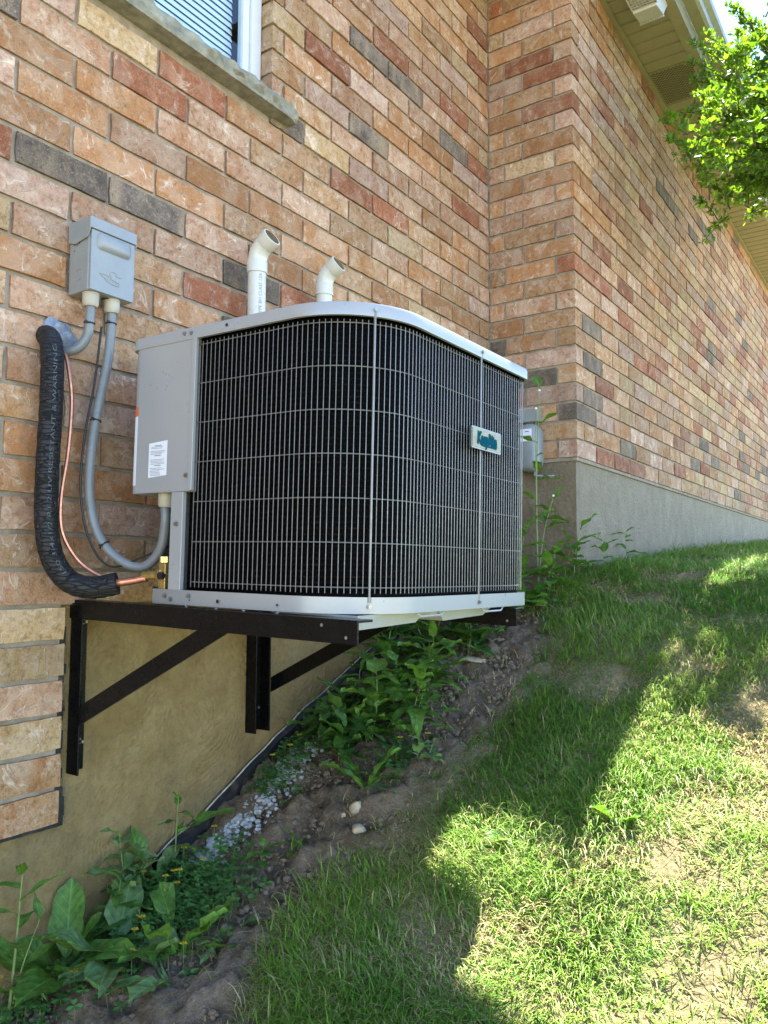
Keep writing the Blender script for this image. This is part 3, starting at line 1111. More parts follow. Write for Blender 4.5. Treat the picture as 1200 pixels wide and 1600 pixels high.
# lid: rim plus slightly domed top
mb = MB()
levels = [(-.006, ZTOP - .030), (.002, ZTOP - .030), (.0025, ZTOP - .008), (.0, ZTOP - .002), (-.008, ZTOP + .0005), (-.06, ZTOP + .004), (-.12, ZTOP + .003)]
rings = [[(x, y, z) for x, y in outline(o, RADS if o > -.03 else tuple(max(r, .2) for r in RADS))] for o, z in levels]
nv = len(rings[0])
vs_ = [p for r in rings for p in r]
fs = [(l * nv + i, l * nv + (i + 1) % nv, (l + 1) * nv + (i + 1) % nv, (l + 1) * nv + i) for l in range(len(rings) - 1) for i in range(nv)]
fs.append(tuple(nv * (len(rings) - 1) + i for i in range(nv)))
mb.add(vs_, fs)
mb.add([(x, y, ZTOP - .012) for x, y in outline(-.006)], [tuple(range(nv - 1, -1, -1))])
mb.build("lid", 'cabinet', ac, smooth=True)
# raised fan guard on top
mb = MB()
cx, cy = (UX0 + UX1) / 2, (UY0 + UY1) / 2
for r in np.linspace(.06, .29, 10):
    mb.tube([(cx + r * math.cos(a), cy + r * math.sin(a), ZTOP + .012 - .0 * r) for a in np.linspace(0, 2 * math.pi, 33)], .0022, 5, cap=False)
for a in range(8):
    th = a * math.pi / 4
    mb.tube([(cx + .05 * math.cos(th), cy + .05 * math.sin(th), ZTOP + .009), (cx + .30 * math.cos(th), cy + .30 * math.sin(th), ZTOP + .006)], .003, 5)
mb.build("fan_guard", 'blackplastic', ac)
# base pan
mb = MB()
bpoly = [p for p in outline(0.0)]
# cut the corner that carries the service valves
bpoly = [p for p in bpoly if not (p[0] < UX0 + .10 and p[1] > -.27)]
bpoly += [(UX0 + .10, UY1), (UX0, -.270)]
nb = len(bpoly)
lv = [(1.0, ZB + .035), (1.0, ZB + .001), (.965, ZB - .001)]
cxm, cym = (UX0 + UX1) / 2, (UY0 + UY1) / 2
vs_ = []
for s_, z in lv:
    vs_ += [(cxm + (x - cxm) * s_, cym + (y - cym) * s_, z) for x, y in bpoly]
fs = [(l * nb + i, (l + 1) * nb + i, (l + 1) * nb + (i + 1) % nb, l * nb + (i + 1) % nb) for l in range(2) for i in range(nb)]
fs.append(tuple(range(2 * nb, 3 * nb)))
mb.add(vs_, fs)
mb.add([(x, y, ZB + .020) for x, y in bpoly], [tuple(range(nb))])
bp = mb.build("base_pan", 'cabinet', ac, smooth=True)
# pressed foot under the pan and small pressed ribs
mb = MB()


def pressed(mb, x0, x1, y0, y1, z0, dz, inset, taper0=.03, taper1=.05):
    vs_ = [(x0, y0, z0), (x1, y0, z0), (x1, y1, z0), (x0, y1, z0),
           (x0 + taper0, y0 + inset, z0 - dz), (x1 - taper1, y0 + inset, z0 - dz * .8), (x1 - taper1, y1 - inset, z0 - dz * .8), (x0 + taper0, y1 - inset, z0 - dz)]
    mb.add(vs_, [(0, 1, 5, 4), (1, 2, 6, 5), (2, 3, 7, 6), (3, 0, 4, 7), (7, 6, 5, 4)])


pressed(mb, -2.245, -1.99, -.845, -.62, ZB, .030, .006, .004, .03)
pressed(mb, -1.93, -1.66, -.845, -.62, ZB, .026, .006, .03, .04)
pressed(mb, -2.0, -1.92, -.838, -.62, ZB, .016, .004, .0, .0)
mb.build("pressed_foot", 'cabinet', ac)
mb = MB()
for yy in (-.44, -.62):
    mb.tube([(UX0 + .004, yy + .06, ZB), (UX0 + .002, yy + .045, ZB - .009), (UX0 + .002, yy - .03, ZB - .009), (UX0 + .004, yy - .045, ZB)], .0022, 5)
for xx_ in (-2.0, -1.7):
    mb.tube([(xx_ - .07, UY0 + .004, ZB), (xx_ - .055, UY0 + .002, ZB - .008), (xx_ + .03, UY0 + .002, ZB - .008), (xx_ + .045, UY0 + .004, ZB)], .0022, 5)
mb.build("pan_lip", 'cabinet', ac)
# control box panel and corner post
PZ0, PZ1 = -.355, ZTOP - .0305
mb = MB()
ppoly = rrect(UX0, -.384, UX0 + .16, UY1 - .012, (.003, .003, .01, .03), 5)
mb.prism(ppoly, PZ0, PZ1 + .006)
cp = mb.build("control_panel", 'cabinet', ac, bevel=.002)
mb = MB()
mb.box((UX0 - .003, -.392, PZ0 + .002), (UX0 + .006, -.3785, PZ1 + .003))
mb.build("panel_flange", 'cabinet', ac, bevel=.001)
mb = MB()
mb.box((UX0 + .0005, -.362, ZB + .030), (UX0 + .012, -.322, PZ0 - .0005))
mb.box((UX0 + .012, -.334, ZB + .030), (UX0 + .10, -.322, PZ0 - .0005))
mb.build("corner_post", 'cabinet', ac, bevel=.001)




def reparent(o, p):
    o.parent = p
    o.matrix_parent_inverse = Matrix.Identity(4)


# rating sticker with lines of print
xs_ = UX0 - .0004
st = MB().add([(xs_, -.237, -.3185), (xs_, -.303, -.314), (xs_, -.303, -.231), (xs_, -.237, -.2355)], [(3, 2, 1, 0)]).build("rating_sticker", 'label', ac)
reparent(st, cp)
mb = MB()
random.seed(9)
for i in range(22):
    z = -.241 - i * .0034
    if i in (3, 8, 9, 15):
        continue
    wd = random.uniform(.040, .056)
    a0 = -.242 - random.uniform(0, .004)
    if i in (0, 7, 14):
        wd, a0 = .024, -.258
    if i > 17:
        wd = min(wd, .036)
    mb.add([(xs_ - .0004, a0, z), (xs_ - .0004, a0 - wd, z), (xs_ - .0004, a0 - wd, z - (.0022 if i in (0, 7, 14) else .0013)), (xs_ - .0004, a0, z - (.0022 if i in (0, 7, 14) else .0013))], [(0, 1, 2, 3)])
o = mb.build("sticker_print", 'labelink', ac)
reparent(o, cp)
# narrow caution sticker folding round the wall-side edge of the panel
mb = MB()
yq = UY1 - .012
mb.add([(UX0 + .0010, yq - .0245, -.325), (UX0 + .0010, yq - .0245, -.13), (UX0 + .012, yq - .0085, -.13), (UX0 + .012, yq - .0085, -.325)], [(0, 1, 2, 3)])
vv = mb.v
mb = MB()
arc = [(UX0 + .03 + .0306 * math.cos(math.radians(a)), yq - .03 + .0306 * math.sin(math.radians(a))) for a in range(180, 110, -10)]
ka = len(arc)
mb.add([(x, y, -.335) for x, y in arc] + [(x, y, -.165) for x, y in arc], [(i, i + 1, ka + i + 1, ka + i) for i in range(ka - 1)], 0)
mb.add([(x, y, -.165) for x, y in arc] + [(x, y, -.142) for x, y in arc], [(i, i + 1, ka + i + 1, ka + i) for i in range(ka - 1)], 1)
o = mb.build("caution_sticker", ['label', 'orange'], ac)
reparent(o, cp)
# screws
def screw(p, nrm, parent=None, r=.0040):
    nrm = Vector(nrm).normalized()
    p = Vector(p)
    mb = MB()
    mb.tube([p - nrm * .001, p + nrm * .0012], r * 1.35, 10)
    mb.tube([p + nrm * .001, p + nrm * .0045], r, 6)
    return mb.build("screw", 'zinc', ac)


def on_path(s, off=0.0):
    """point and normal on the cabinet outline at arc length s from the panel's edge, going left face -> rounded corner -> front -> right face"""
    r = RADS[0] + off
    s1 = (-.384) - (UY0 + RADS[0])                 # straight on left face
    if s < s1:
        return Vector((UX0 - off, -.384 - s)), Vector((-1, 0))
    s -= s1
    q = RADS[0] * math.pi / 2
    if s < q:
        a = math.pi + s / RADS[0]
        return Vector((UX0 + RADS[0] + r * math.cos(a), UY0 + RADS[0] + r * math.sin(a))), Vector((math.cos(a), math.sin(a)))
    s -= q
    s2 = (UX1 - RADS[1]) - (UX0 + RADS[0])
    if s < s2:
        return Vector((UX0 + RADS[0] + s, UY0 - off)), Vector((0, -1))
    s -= s2
    r1 = RADS[1]
    q1 = r1 * math.pi / 2
    if s < q1:
        a = 1.5 * math.pi + s / r1
        return Vector((UX1 - r1 + (r1 + off) * math.cos(a), UY0 + r1 + (r1 + off) * math.sin(a))), Vector((math.cos(a), math.sin(a)))
    s -= q1
    return Vector((UX1 + off, UY0 + r1 + s)), Vector((1, 0))


S1 = (-.384) - (UY0 + RADS[0])
SQ = RADS[0] * math.pi / 2
SEND = S1 + SQ + (UX1 - RADS[1]) - (UX0 + RADS[0]) + RADS[1] * math.pi / 2 + .55
# grille: closely spaced uprights tied by seven horizontal wires
mb = MB()
WZ0, WZ1 = ZB + .042, ZTOP - .036
INS = -.010
s = .004
while s < SEND:
    p, nrm = on_path(s, INS)
    j = random.uniform(-.0006, .0006)
    mb.tube([(p.x + j, p.y + j, WZ0), (p.x, p.y, (WZ0 + WZ1) / 2), (p.x - j, p.y - j, WZ1)], .00088, 5)
    s += .0137
hz = [WZ0 + .012 + (WZ1 - .006 - WZ0 - .012) * i / 6 for i in range(7)]
for z in hz:
    pts = []
    for s in np.linspace(0.0, SEND, 70):
        p, nrm = on_path(s, INS - .003)
        pts.append((p.x, p.y, z))
    mb.tube(pts, .0012, 5)
mb.build("wire_grille", 'wire', ac, smooth=True)
# coil behind the wires
mb = MB()
pts = []
for s in np.linspace(-.02, SEND, 80):
    p, nrm = on_path(s, -.020)
    pts.append((p.x, p.y))
k = len(pts)
mb.add([(x, y, ZB + .02) for x, y in pts] + [(x, y, ZTOP - .02) for x, y in pts], [(i, i + 1, k + i + 1, k + i) for i in range(k - 1)])
mb.build("coil", 'coil', ac, smooth=True)
mb = MB().box((UX0 + .16, -.32, ZB + .02), (UX0 + .165, UY1 - .02, PZ1))
mb.box((UX0 + .10, -.33, ZB + .02), (UX0 + .105, UY1 - .02, PZ0))
mb.build("inner_wall", 'blackplastic', ac)
# upright tie straps with screws at lid and base
for s in (S1 + SQ * .60, S1 + SQ + .285):
    p, nrm = on_path(s, -.001)
    mb = MB()
    mb.tube([(p.x, p.y, ZB + .028), (p.x, p.y, ZTOP - .024)], .0026, 7)
    for z in (ZB + .030, ZTOP - .027):
        mb.tube([(p.x, p.y, z - .006), (p.x, p.y, z + .005)], .0042, 7)
    mb.build("tie_rod", 'wire', ac, smooth=True)
    q = p + nrm * .0035
    screw((q.x, q.y, ZB + .016), (nrm.x, nrm.y, 0))
    screw((q.x, q.y, ZTOP - .016), (nrm.x, nrm.y, 0))
for (y, z) in ((-.372, -.318), (-.345, -.43), (-.335, ZB + .013), (-.395, ZB + .022), (-.315, ZB + .020), (-.375, ZTOP - .016), (-.352, ZTOP - .014)):
    screw((UX0 - .002, y, z), (-1, 0, 0))
mb = MB()
for (y, z, r) in ((-.49, ZTOP - .015, .0042), (-.49, ZB + .014, .0045), (-.40, ZB + .013, .002), (-.665, ZB + .014, .003)):
    mb.add([(UX0 - .0032, y + r * math.cos(a * .6283), z + r * math.sin(a * .6283)) for a in range(10)], [tuple(range(10))])
mb.build("punched_hole", 'dark', ac)
# badge
bx0, bx1, bz0, bz1 = -1.862, -1.706, -.231, -.178
by = UY0 - .004
mb = MB()
mb.prism(rrect(bx0, bz0, bx1, bz1, (.004,) * 4, 3), 0, .007)
mb.v = [(x, by - z, y) for x, y, z in mb.v]
bd = mb.build("badge", 'chrome', ac)
mb = MB()
mb.prism(rrect(bx0 + .004, bz0 + .004, bx1 - .004, bz1 - .004, (.003,) * 4, 3), 0, .0006)
mb.v = [(x, by - .0072 - z, y) for x, y, z in mb.v]
o = mb.build("badge_face", 'badge', ac)
reparent(o, bd)
tv_, tf_ = text_geo("KeepRite", .030, 0.0, 0.10, 0.0018)
xm = [v.x for v in tv_]
sc_x = .104 / (max(xm) - min(xm))
mb = MB()
mb.add([((bx0 + bx1) / 2 + v.x * sc_x, by - .0086, -.2040 + v.y * 1.3) for v in tv_], tf_)
mb.add([((bx0 + bx1) / 2 + v.x * sc_x + .0016, by - .0083, -.2058 + v.y * 1.3) for v in tv_], tf_)
mb.add([(-1.815, by - .0081, -.2225), (-1.732, by - .0081, -.2225), (-1.732, by - .0081, -.2190), (-1.815, by - .0081, -.2190)], [(0, 1, 2, 3)])
o = mb.build("badge_lettering", 'teal', ac)
reparent(o, bd)
# service valve with copper stub
mb = MB()
vx, vy, vz = -2.262, -.292, -.549
mb.box((vx - .012, vy - .012, ZB + .03), (vx + .014, vy + .012, vz + .028))
hexp = lambda r: [(vx + r * math.cos(math.radians(60 * k)), vy + r * math.sin(math.radians(60 * k))) for k in range(6)]
mb.prism(hexp(.0175), vz + .028, vz + .044)
mb.tube([(vx - .004, vy, vz), (vx - .013, vy + .062, vz - .003)], [.0125, .0112], 10)
mb.tube([(vx - .006, vy + .004, vz), (vx - .006, vy + .02, vz)], .0145, 6)
vb = mb.build("service_valve", 'brass', ac, bevel=.0015)
o = MB().tube([(vx - .010, vy - .004, vz - .002), (vx - .022, vy - .004, vz - .002)], .009, 10).build("valve_cap", 'blackplastic', ac)
reparent(o, vb)
# conduit gland under the control box
gx, gy = -2.242, -.262
mb = MB()
mb.tube([(gx, gy, PZ0), (gx, gy, PZ0 - .006)], .021, 16)
mb.tube([(gx, gy, PZ0 - .004), (gx, gy, PZ0 - .026), (gx, gy, PZ0 - .032)], [.0205, .020, .017], 16)
mb.build("conduit_gland", 'fitting', ac, smooth=True)
# slight lean of the cabinet with its bracket beams
ac.rotation_euler = (math.radians(1.1), 0, 0)

# ------------------------------------------------------------------ insulated line set, copper line, conduits
mb = MB()
path = spline([(-2.40, .03, .045), (-2.412, -.02, .035), (-2.421, -.052, -.02), (-2.426, -.062, -.15), (-2.432, -.066, -.30), (-2.432, -.070, -.42), (-2.420, -.080, -.505),
               (-2.388, -.100, -.560), (-2.348, -.135, -.576), (-2.310, -.178, -.566)], 9)
def wrink(i, k):
    return 1 + .035 * mnoise.noise(Vector((i * .6, k * .9, 0))) + .02 * math.sin(i * 2.1)
mb.tube(path, .0268, 18, rfun=wrink)
line = tag(mb.build("insulated_line", 'foam', smooth=True), "black foam insulated refrigerant line bending from the wall hole to the air conditioner", "pipe")
# white print along the sleeve
SLEEVE = "150 3/4x1/2 R1.2 UV RESISTANT & WARNING"
tv_, tf_ = text_geo(SLEEVE, .018)
mxl = max(v.x for v in tv_) - min(v.x for v in tv_)
cum = [0.0]
for i in range(1, len(path)):
    cum.append(cum[-1] + (path[i] - path[i - 1]).length)
tot = cum[-1]
vs_ = []
for v in tv_:
    s = tot * .83 - (v.x + mxl / 2) / mxl * tot * .70
    i = max(0, min(len(cum) - 2, int(np.searchsorted(cum, s)) - 1))
    t = (s - cum[i]) / max(1e-6, cum[i + 1] - cum[i])
    c = path[i].lerp(path[i + 1], t)
    T = (path[i + 1] - path[i]).normalized()
    toc = (CAM - c)
    toc = (toc - T * toc.dot(T)).normalized()
    sd = T.cross(toc)
    ang = v.y / .0295 * 0.75 - .25
    vs_.append(c + (toc * math.cos(ang) + sd * math.sin(ang)) * .0288)
o = MB().add(vs_, tf_).build("sleeve_print", simple("sleeve_ink", (0.09, 0.095, 0.10), .7, var=.6, vscale=150), line)
# copper stub between sleeve and valve
mb = MB()
mb.tube([(-2.318, -.170, -.5665), (-2.292, -.205, -.560), (-2.274, -.240, -.553)], .0095, 10)
pip = tag(mb.build("copper_stub", 'copper', smooth=True), "short brown copper tube between the black foam sleeve and the brass valve", "pipe")
mb = MB()
cpath = spline([(-2.372, .02, .012), (-2.378, -.035, .0), (-2.381, -.062, -.05), (-2.376, -.07, -.13), (-2.384, -.074, -.25), (-2.398, -.074, -.36), (-2.396, -.078, -.44), (-2.372, -.095, -.50),
                (-2.345, -.120, -.535), (-2.318, -.165, -.560)], 8)
mb.tube(cpath, .0052, 8)
tag(mb.build("copper_line", 'copper', smooth=True), "thin bare copper line running beside the black foam sleeve", "pipe")
# sealing putty in the wall hole
mb = MB()
vs_, fs = [], []
NA, NB_ = 14, 22
for i in range(NA + 1):
    a = math.pi * i / NA
    for j in range(NB_):
        b = 2 * math.pi * j / NB_
        d = Vector((math.sin(a) * math.cos(b), math.cos(a), math.sin(a) * math.sin(b)))
        r = 1 + .45 * mnoise.noise(d * 2.3 + Vector((3, 1, 0))) + .2 * mnoise.noise(d * 6)
        vs_.append((-2.376 + d.x * .050 * r, 0.006 + d.y * .026 * r, .052 + d.z * .036 * r))
for i in range(NA):
    for j in range(NB_):
        fs.append((i * NB_ + j, i * NB_ + (j + 1) % NB_, (i + 1) * NB_ + (j + 1) % NB_, (i + 1) * NB_ + j))
tag(MB().add(vs_, fs).build("putty_seal", 'putty', smooth=True), "lumpy blue grey putty sealing the hole in the brick wall", "sealant")


def zip_tie(parent, p, T, r):
    T = Vector(T).normalized()
    p = Vector(p)
    mb = MB()
    a = T.orthogonal().normalized()
    b = T.cross(a)
    mb.tube([p + (a * math.cos(t) + b * math.sin(t)) * r for t in np.linspace(0, 2 * math.pi, 17)], .0022, 5, cap=False)
    d = Vector((-.75, -.45, -.2))
    d = (d - T * d.dot(T)).normalized()
    mb.tube([p + d * (r - .001), p + d * (r + .010)], .0035, 5)
    return mb.build("zip_tie", 'blackplastic', parent)


def conduit(name, label, pts, ties, r=.0118):
    P = spline(pts, 10)
    t = thing(name, P[0], label, "conduit", "grey flexible conduits")
    mb = MB()
    mb.tube(P, r, 12, rfun=lambda i, k: 1.0 + (.022 if i % 2 else -.012))
    mb.build("sleeve", 'conduit', t, smooth=True)
    g = MB()
    T = (P[1] - P[0]).normalized()
    g.tube([P[0] - T * .003, P[0] + T * .004], .0215, 14)
    g.tube([P[0] + T * .004, P[0] + T * .028, P[0] + T * .034], [.0205, .020, .0165], 14)
    g.build("gland", 'fitting', t, smooth=True)
    for f in ties:
        i = int(f * (len(P) - 2))
        zip_tie(t, P[i], P[i + 1] - P[i], r + .001)
    return t


BOX0 = (-2.360, -.100, .160)
BOX1 = (-2.222, -.008, .345)
conduit("flexible_conduit", "short grey conduit curving from the disconnect box into the putty seal",
        [(-2.330, -.066, .160), (-2.331, -.066, .10), (-2.332, -.060, .055), (-2.345, -.045, .022), (-2.365, -.022, .010), (-2.385, .012, .010)], (.28,))
conduit("flexible_conduit", "long grey conduit looping from the disconnect box down to the control panel",
        [(-2.268, -.066, .160), (-2.268, -.066, .10), (-2.272, -.062, .0), (-2.290, -.060, -.10), (-2.310, -.062, -.22), (-2.318, -.070, -.35), (-2.305, -.095, -.45), (-2.278, -.145, -.510),
         (-2.252, -.200, -.525), (-2.240, -.245, -.485), (-2.242, -.264, -.42), (-2.242, -.262, PZ0 - .02)], (.10, .33, .58))
mb = MB()
mb.tube(spline([(-2.285, -.050, .09), (-2.300, -.050, -.06), (-2.325, -.052, -.2), (-2.335, -.058, -.34), (-2.322, -.08, -.46), (-2.295, -.13, -.525), (-2.25, -.2, -.50), (-2.2, -.27, -.46), (-2.17, -.33, -.40)], 8), .0028, 6)
tag(mb.build("control_wire", 'blackplastic', smooth=True), "thin dark control wire tied along the long grey conduit", "wire")

# ------------------------------------------------------------------ disconnect box
db = thing("disconnect_box", (-2.29, 0, .16), "small grey metal disconnect box on the brick wall above two conduits", "electrical box")
mb = MB().box((BOX0[0] + .004, BOX0[1] + .012, BOX0[2]), (BOX1[0] - .003, BOX1[1], BOX1[2] - .004))
bb = mb.build("box_body", 'box', db, bevel=.003)
mb = MB().box((BOX0[0] + .006, BOX0[1] + .004, BOX0[2] + .001), (BOX1[0] - .002, BOX0[1] + .0115, BOX1[2] - .03))
cv = mb.build("cover", 'box', db, bevel=.0015)
mb = MB()
vs_ = []
ex0, ex1, ez0, ez1 = BOX0[0] + .022, BOX1[0] - .016, .268, .312
oy = BOX0[1] + .0045
for (yy, ins) in ((oy, 0), (oy - .008, .004), (oy - .012, .012)):
    vs_ += [(x, yy, y) for x, y in rrect(ex0 + ins, ez0 + ins, ex1 - ins, ez1 - ins, (.010 - ins * .4,) * 4, 4)]
k = len(vs_) // 3
mb.add(vs_, [(l * k + i, (l + 1) * k + i, (l + 1) * k + (i + 1) % k, l * k + (i + 1) % k) for l in range(2) for i in range(k)] + [tuple(range(3 * k - 1, 2 * k - 1, -1))])
o = mb.build("raised_panel", 'box', db, smooth=True)
reparent(o, cv)
o.matrix_parent_inverse = Matrix.Identity(4)
# hood with side cheeks
mb = MB()
mb.box((BOX0[0], BOX0[1], BOX1[2] - .029), (BOX1[0], BOX1[1] - .001, BOX1[2]))
for xx_ in (BOX0[0] - .0012, BOX1[0] - .0012):
    q = [(BOX1[1] - .001, BOX1[2] - .001), (BOX0[1] + .001, BOX1[2] - .001), (BOX0[1] + .001, BOX1[2] - .036), (BOX0[1] + .012, BOX1[2] - .052), (BOX1[1] - .03, BOX1[2] - .060), (BOX1[1] - .001, BOX1[2] - .052)]
    vs_ = [(xx_, y, z) for y, z in q] + [(xx_ + .0024, y, z) for y, z in q]
    mb.add(vs_, [tuple(range(6)), tuple(range(11, 5, -1))] + [(i, 6 + i, 6 + (i + 1) % 6, (i + 1) % 6) for i in range(6)])
mb.build("hood", 'box', db, bevel=.002)
mb = MB()                            # knock-out ring on the side
pts = [(BOX0[0] + .0035, -.052 + .014 * math.cos(a), .205 + .014 * math.sin(a)) for a in np.linspace(0, 2 * math.pi, 25)]
mb.tube(pts, .0009, 5, cap=False)
mb.build("knockout_ring", 'box', db)
mb = MB()
for (y, z) in ((-.03, .285), (-.04, .283), (-.05, .287), (-.03, .270)):
    mb.add([(BOX0[0] + .0034, y + .002 * math.cos(a), z + .002 * math.sin(a)) for a in range(6)], [tuple(range(6))])
mb.build("rivet", 'dark', db)
# embossed emblem: a swoosh body with a ring above
mb = MB()
ey = BOX0[1] + .0038
ex, ez = -2.300, .195
body = [(ex - .030, ez + .013), (ex - .018, ez + .014), (ex - .006, ez + .013), (ex + .008, ez + .007), (ex + .020, ez + .004), (ex + .030, ez + .003), (ex + .029, ez - .006),
        (ex + .014, ez - .006), (ex - .004, ez - .002), (ex - .018, ez + .006), (ex - .030, ez + .013)]
mb.tube([(a, ey, b) for a, b in body], .0011, 5)
mb.tube([(ex + .012 + .010 * math.cos(a), ey, ez + .020 + .008 * math.sin(a)) for a in np.linspace(-.3, 4.2, 18)], .0011, 5)
mb.tube([(ex + .020, ey, ez + .018), (ex + .036, ey, ez + .019)], .0011, 5)
for kx in range(5):
    mb.tube([(ex - .014 + kx * .008, ey, ez + .009 - kx * .0018), (ex - .012 + kx * .008, ey, ez + .003 - kx * .0016), (ex - .009 + kx * .008, ey, ez + .006 - kx * .0018)], .0007, 4)
o = mb.build("embossed_emblem", 'box', db)
reparent(o, cv)
o = MB().tube([(-2.285, -.066, .1600), (-2.285, -.066, .1575)], .012, 14).build("knockout_plug", 'blackplastic', db)

# ------------------------------------------------------------------ PVC vent pipes
def vent_pipe(label, x, y, z0, z1, r, out, text=None):
    t = thing("vent_pipe", (x, 0, z0), label, "vent pipe", "white plastic vent pipes")
    o3 = Vector(out).normalized()
    mb = MB()
    P = spline([(x, .06, z0 + .02), (x, y * .6, z0 + .006), (x, y, z0 + .06), (x, y, z0 + .12), (x, y, z1)], 5)
    mb.tube(P, r, 20, cap=False)
    mb.build("pipe", 'pvc', t, smooth=True)
    # elbow: collar, bend, mouth
    mb = MB()
    C0 = Vector((x, y, z1 - .028))
    mb.tube([C0, C0 + Vector((0, 0, .036)), C0 + Vector((0, 0, .040))], [r * 1.13, r * 1.13, r * 1.04], 22)
    c1 = C0 + Vector((0, 0, .036))
    B = []
    R0 = .060
    ang = math.radians(60)
    hd = Vector((o3.x, o3.y, 0)).normalized()
    for i in range(13):
        a = ang * i / 12
        B.append(c1 + hd * (R0 * (1 - math.cos(a))) + Vector((0, 0, R0 * math.sin(a))))
    mb.tube(B, r * 1.06, 22, cap=False)
    d = (B[-1] - B[-2]).normalized()
    m0 = B[-1]
    tip = m0 + d * .034
    mb.tube([m0 - d * .002, m0 + d * .002, tip], [r * 1.06, r * 1.14, r * 1.14], 22, cap=False)
    # rim and inner bore
    mb.tube([tip, tip + d * .0006], [r * 1.14, r * 0.97], 22, cap=False)
    el = mb.build("elbow", 'pvc', t, smooth=True)
    o = MB().tube([tip + d * .0002, m0, B[8], B[3]], [r * 0.98, r * .97, r * .90, r * .85], 22, cap=True).build("bore", 'bore', t, smooth=True)
    bmx = o.data
    import bmesh as _bm
    b_ = _bm.new()
    b_.from_mesh(bmx)
    b_.faces.ensure_lookup_table()
    _bm.ops.delete(b_, geom=[b_.faces[len(b_.faces) - 2]], context='FACES_ONLY')
    b_.to_mesh(bmx)
    b_.free()
    o.parent = el
    o.matrix_parent_inverse = Matrix.Identity(4)
    mb = MB()
    g = B[6]
    toc = (CAM - g).normalized()
    mb.tube([B[4] + toc * r * 1.05 - d * .008, B[8] + toc * r * 1.05], .0012, 5)
    o = mb.build("mould_mark", 'pvc', t)
    o.parent = el
    o.matrix_parent_inverse = Matrix.Identity(4)
    if text:
        tv_, tf_ = text_geo(text, .0155)
        mxl = max(v.x for v in tv_) - min(v.x for v in tv_)
        toc = CAM - Vector((x, y, z1))
        a0 = math.atan2(toc.y, toc.x) + .42
        vs_ = []
        for v in tv_:
            a = a0 - v.y / r
            vs_.append((x + (r + .0006) * math.cos(a), y + (r + .0006) * math.sin(a), z1 - .035 - (mxl / 2 - v.x)))
        o = MB().add(vs_, tf_).build("pipe_print", 'print', t)
        # keep inside the pipe's own group
    return t


vent_pipe("taller white plastic vent pipe with printed lettering and open elbow behind the air conditioner", -1.745, -.075, .02, .425, .0285, (.05, -1.0, 0),
          "IN. VENT TYPE BH CLASS 12A")
vent_pipe("shorter white plastic vent elbow just showing over the air conditioner lid", -1.410, -.075, .10, .452, .0285, (.12, -1.0, 0))

# ------------------------------------------------------------------ utility meter on the return wall
mt = thing("utility_meter", (-.001, -.23, -.05), "small grey utility meter on the brick return beside the air conditioner", "meter")
mb = MB().box((-.045, -.277, .182), (-.001, -.17, .246))
mb.build("junction_box", 'box', mt, bevel=.005)
mb = MB()
lv = [(0.0, 0), (-.045, 0), (-.062, .012), (-.068, .03)]
vs_ = []
for xx_, ins in lv:
    vs_ += [(xx_ - .001, y, z) for y, z in rrect(-.283 + ins, -.056 + ins, -.165 - ins, .174 - ins, (.052 - ins * .8,) * 4, 6)]
k = len(vs_) // 4
mb.add(vs_, [(l * k + i, l * k + (i + 1) % k, (l + 1) * k + (i + 1) % k, (l + 1) * k + i) for l in range(3) for i in range(k)] + [tuple(range(3 * k, 4 * k))])
mb.build("meter_body", 'box', mt, smooth=True)
mb = MB().box((-.0725, -.252, .085), (-.068, -.196, .145))
dp_ = mb.build("meter_dial", 'label', mt, bevel=.002)
mb = MB()
for zz in (.130,):
    mb.box((-.0735, -.240, zz), (-.0726, -.220, zz + .003))
o = mb.build("dial_marks", 'dark', mt)
reparent(o, dp_)
mb = MB().tube([(-.03, -.25, -.057), (-.03, -.25, -.075), (-.028, -.30, -.082), (-.01, -.34, -.08)], .006, 8)
mb.build("meter_tail", 'box', mt, smooth=True)


# ------------------------------------------------------------------ drainage membrane along the foundation
mb = MB()
vs_, fs = [], []
NM = 60
for i in range(NM + 1):
    X_ = -2.02 + 1.3 * i / NM
    g = gz(X_, 0)
    jz = mnoise.noise(Vector((X_ * 9, 0, 3))) * .012
    bulge = .006 * mnoise.noise(Vector((X_ * 14, 2, 3)))
    vs_ += [(X_, FY - .040 + bulge, g - .05), (X_, FY - .030 + bulge, g + .030 + jz), (X_, FY - .016, g + .040 + jz), (X_, FY - .003, g + .040 + jz), (X_, FY - .003, g - .05)]
for i in range(NM):
    for j in range(4):
        fs.append((i * 5 + j, i * 5 + j + 1, (i + 1) * 5 + j + 1, (i + 1) * 5 + j))
mem = tag(MB().add(vs_, fs).build("drainage_membrane", 'membrane', smooth=True), "black drainage membrane edge running along the foot of the foundation", "membrane")
mb = MB()
pts = [(v[0], v[1] + .004, v[2] + .001) for v in vs_[2::5]]
mb.tube(pts, .0032, 5)
mb.build("pale_edge_strip", simple("pale_strip", (0.42, 0.38, 0.30), .8, var=.5, vscale=40), mem)


# ------------------------------------------------------------------ stones, gravel, clods
def stone_geo(r, seed, flat=.7, n1=6, n2=9):
    vs_, fs = [], []
    for i in range(n1 + 1):
        a = math.pi * i / n1
        for j in range(n2):
            b = 2 * math.pi * j / n2
            d = Vector((math.sin(a) * math.cos(b), math.sin(a) * math.sin(b), math.cos(a)))
            q = r * (1 + .38 * mnoise.noise(d * 1.4 + Vector((seed * 3.1, seed, 0))) + .12 * mnoise.noise(d * 4 + Vector((0, seed * 2.0, 0))))
            vs_.append((d.x * q, d.y * q, d.z * q * flat))
    for i in range(n1):
        for j in range(n2):
            fs.append((i * n2 + j, (i + 1) * n2 + j, (i + 1) * n2 + (j + 1) % n2, i * n2 + (j + 1) % n2))
    return vs_, fs


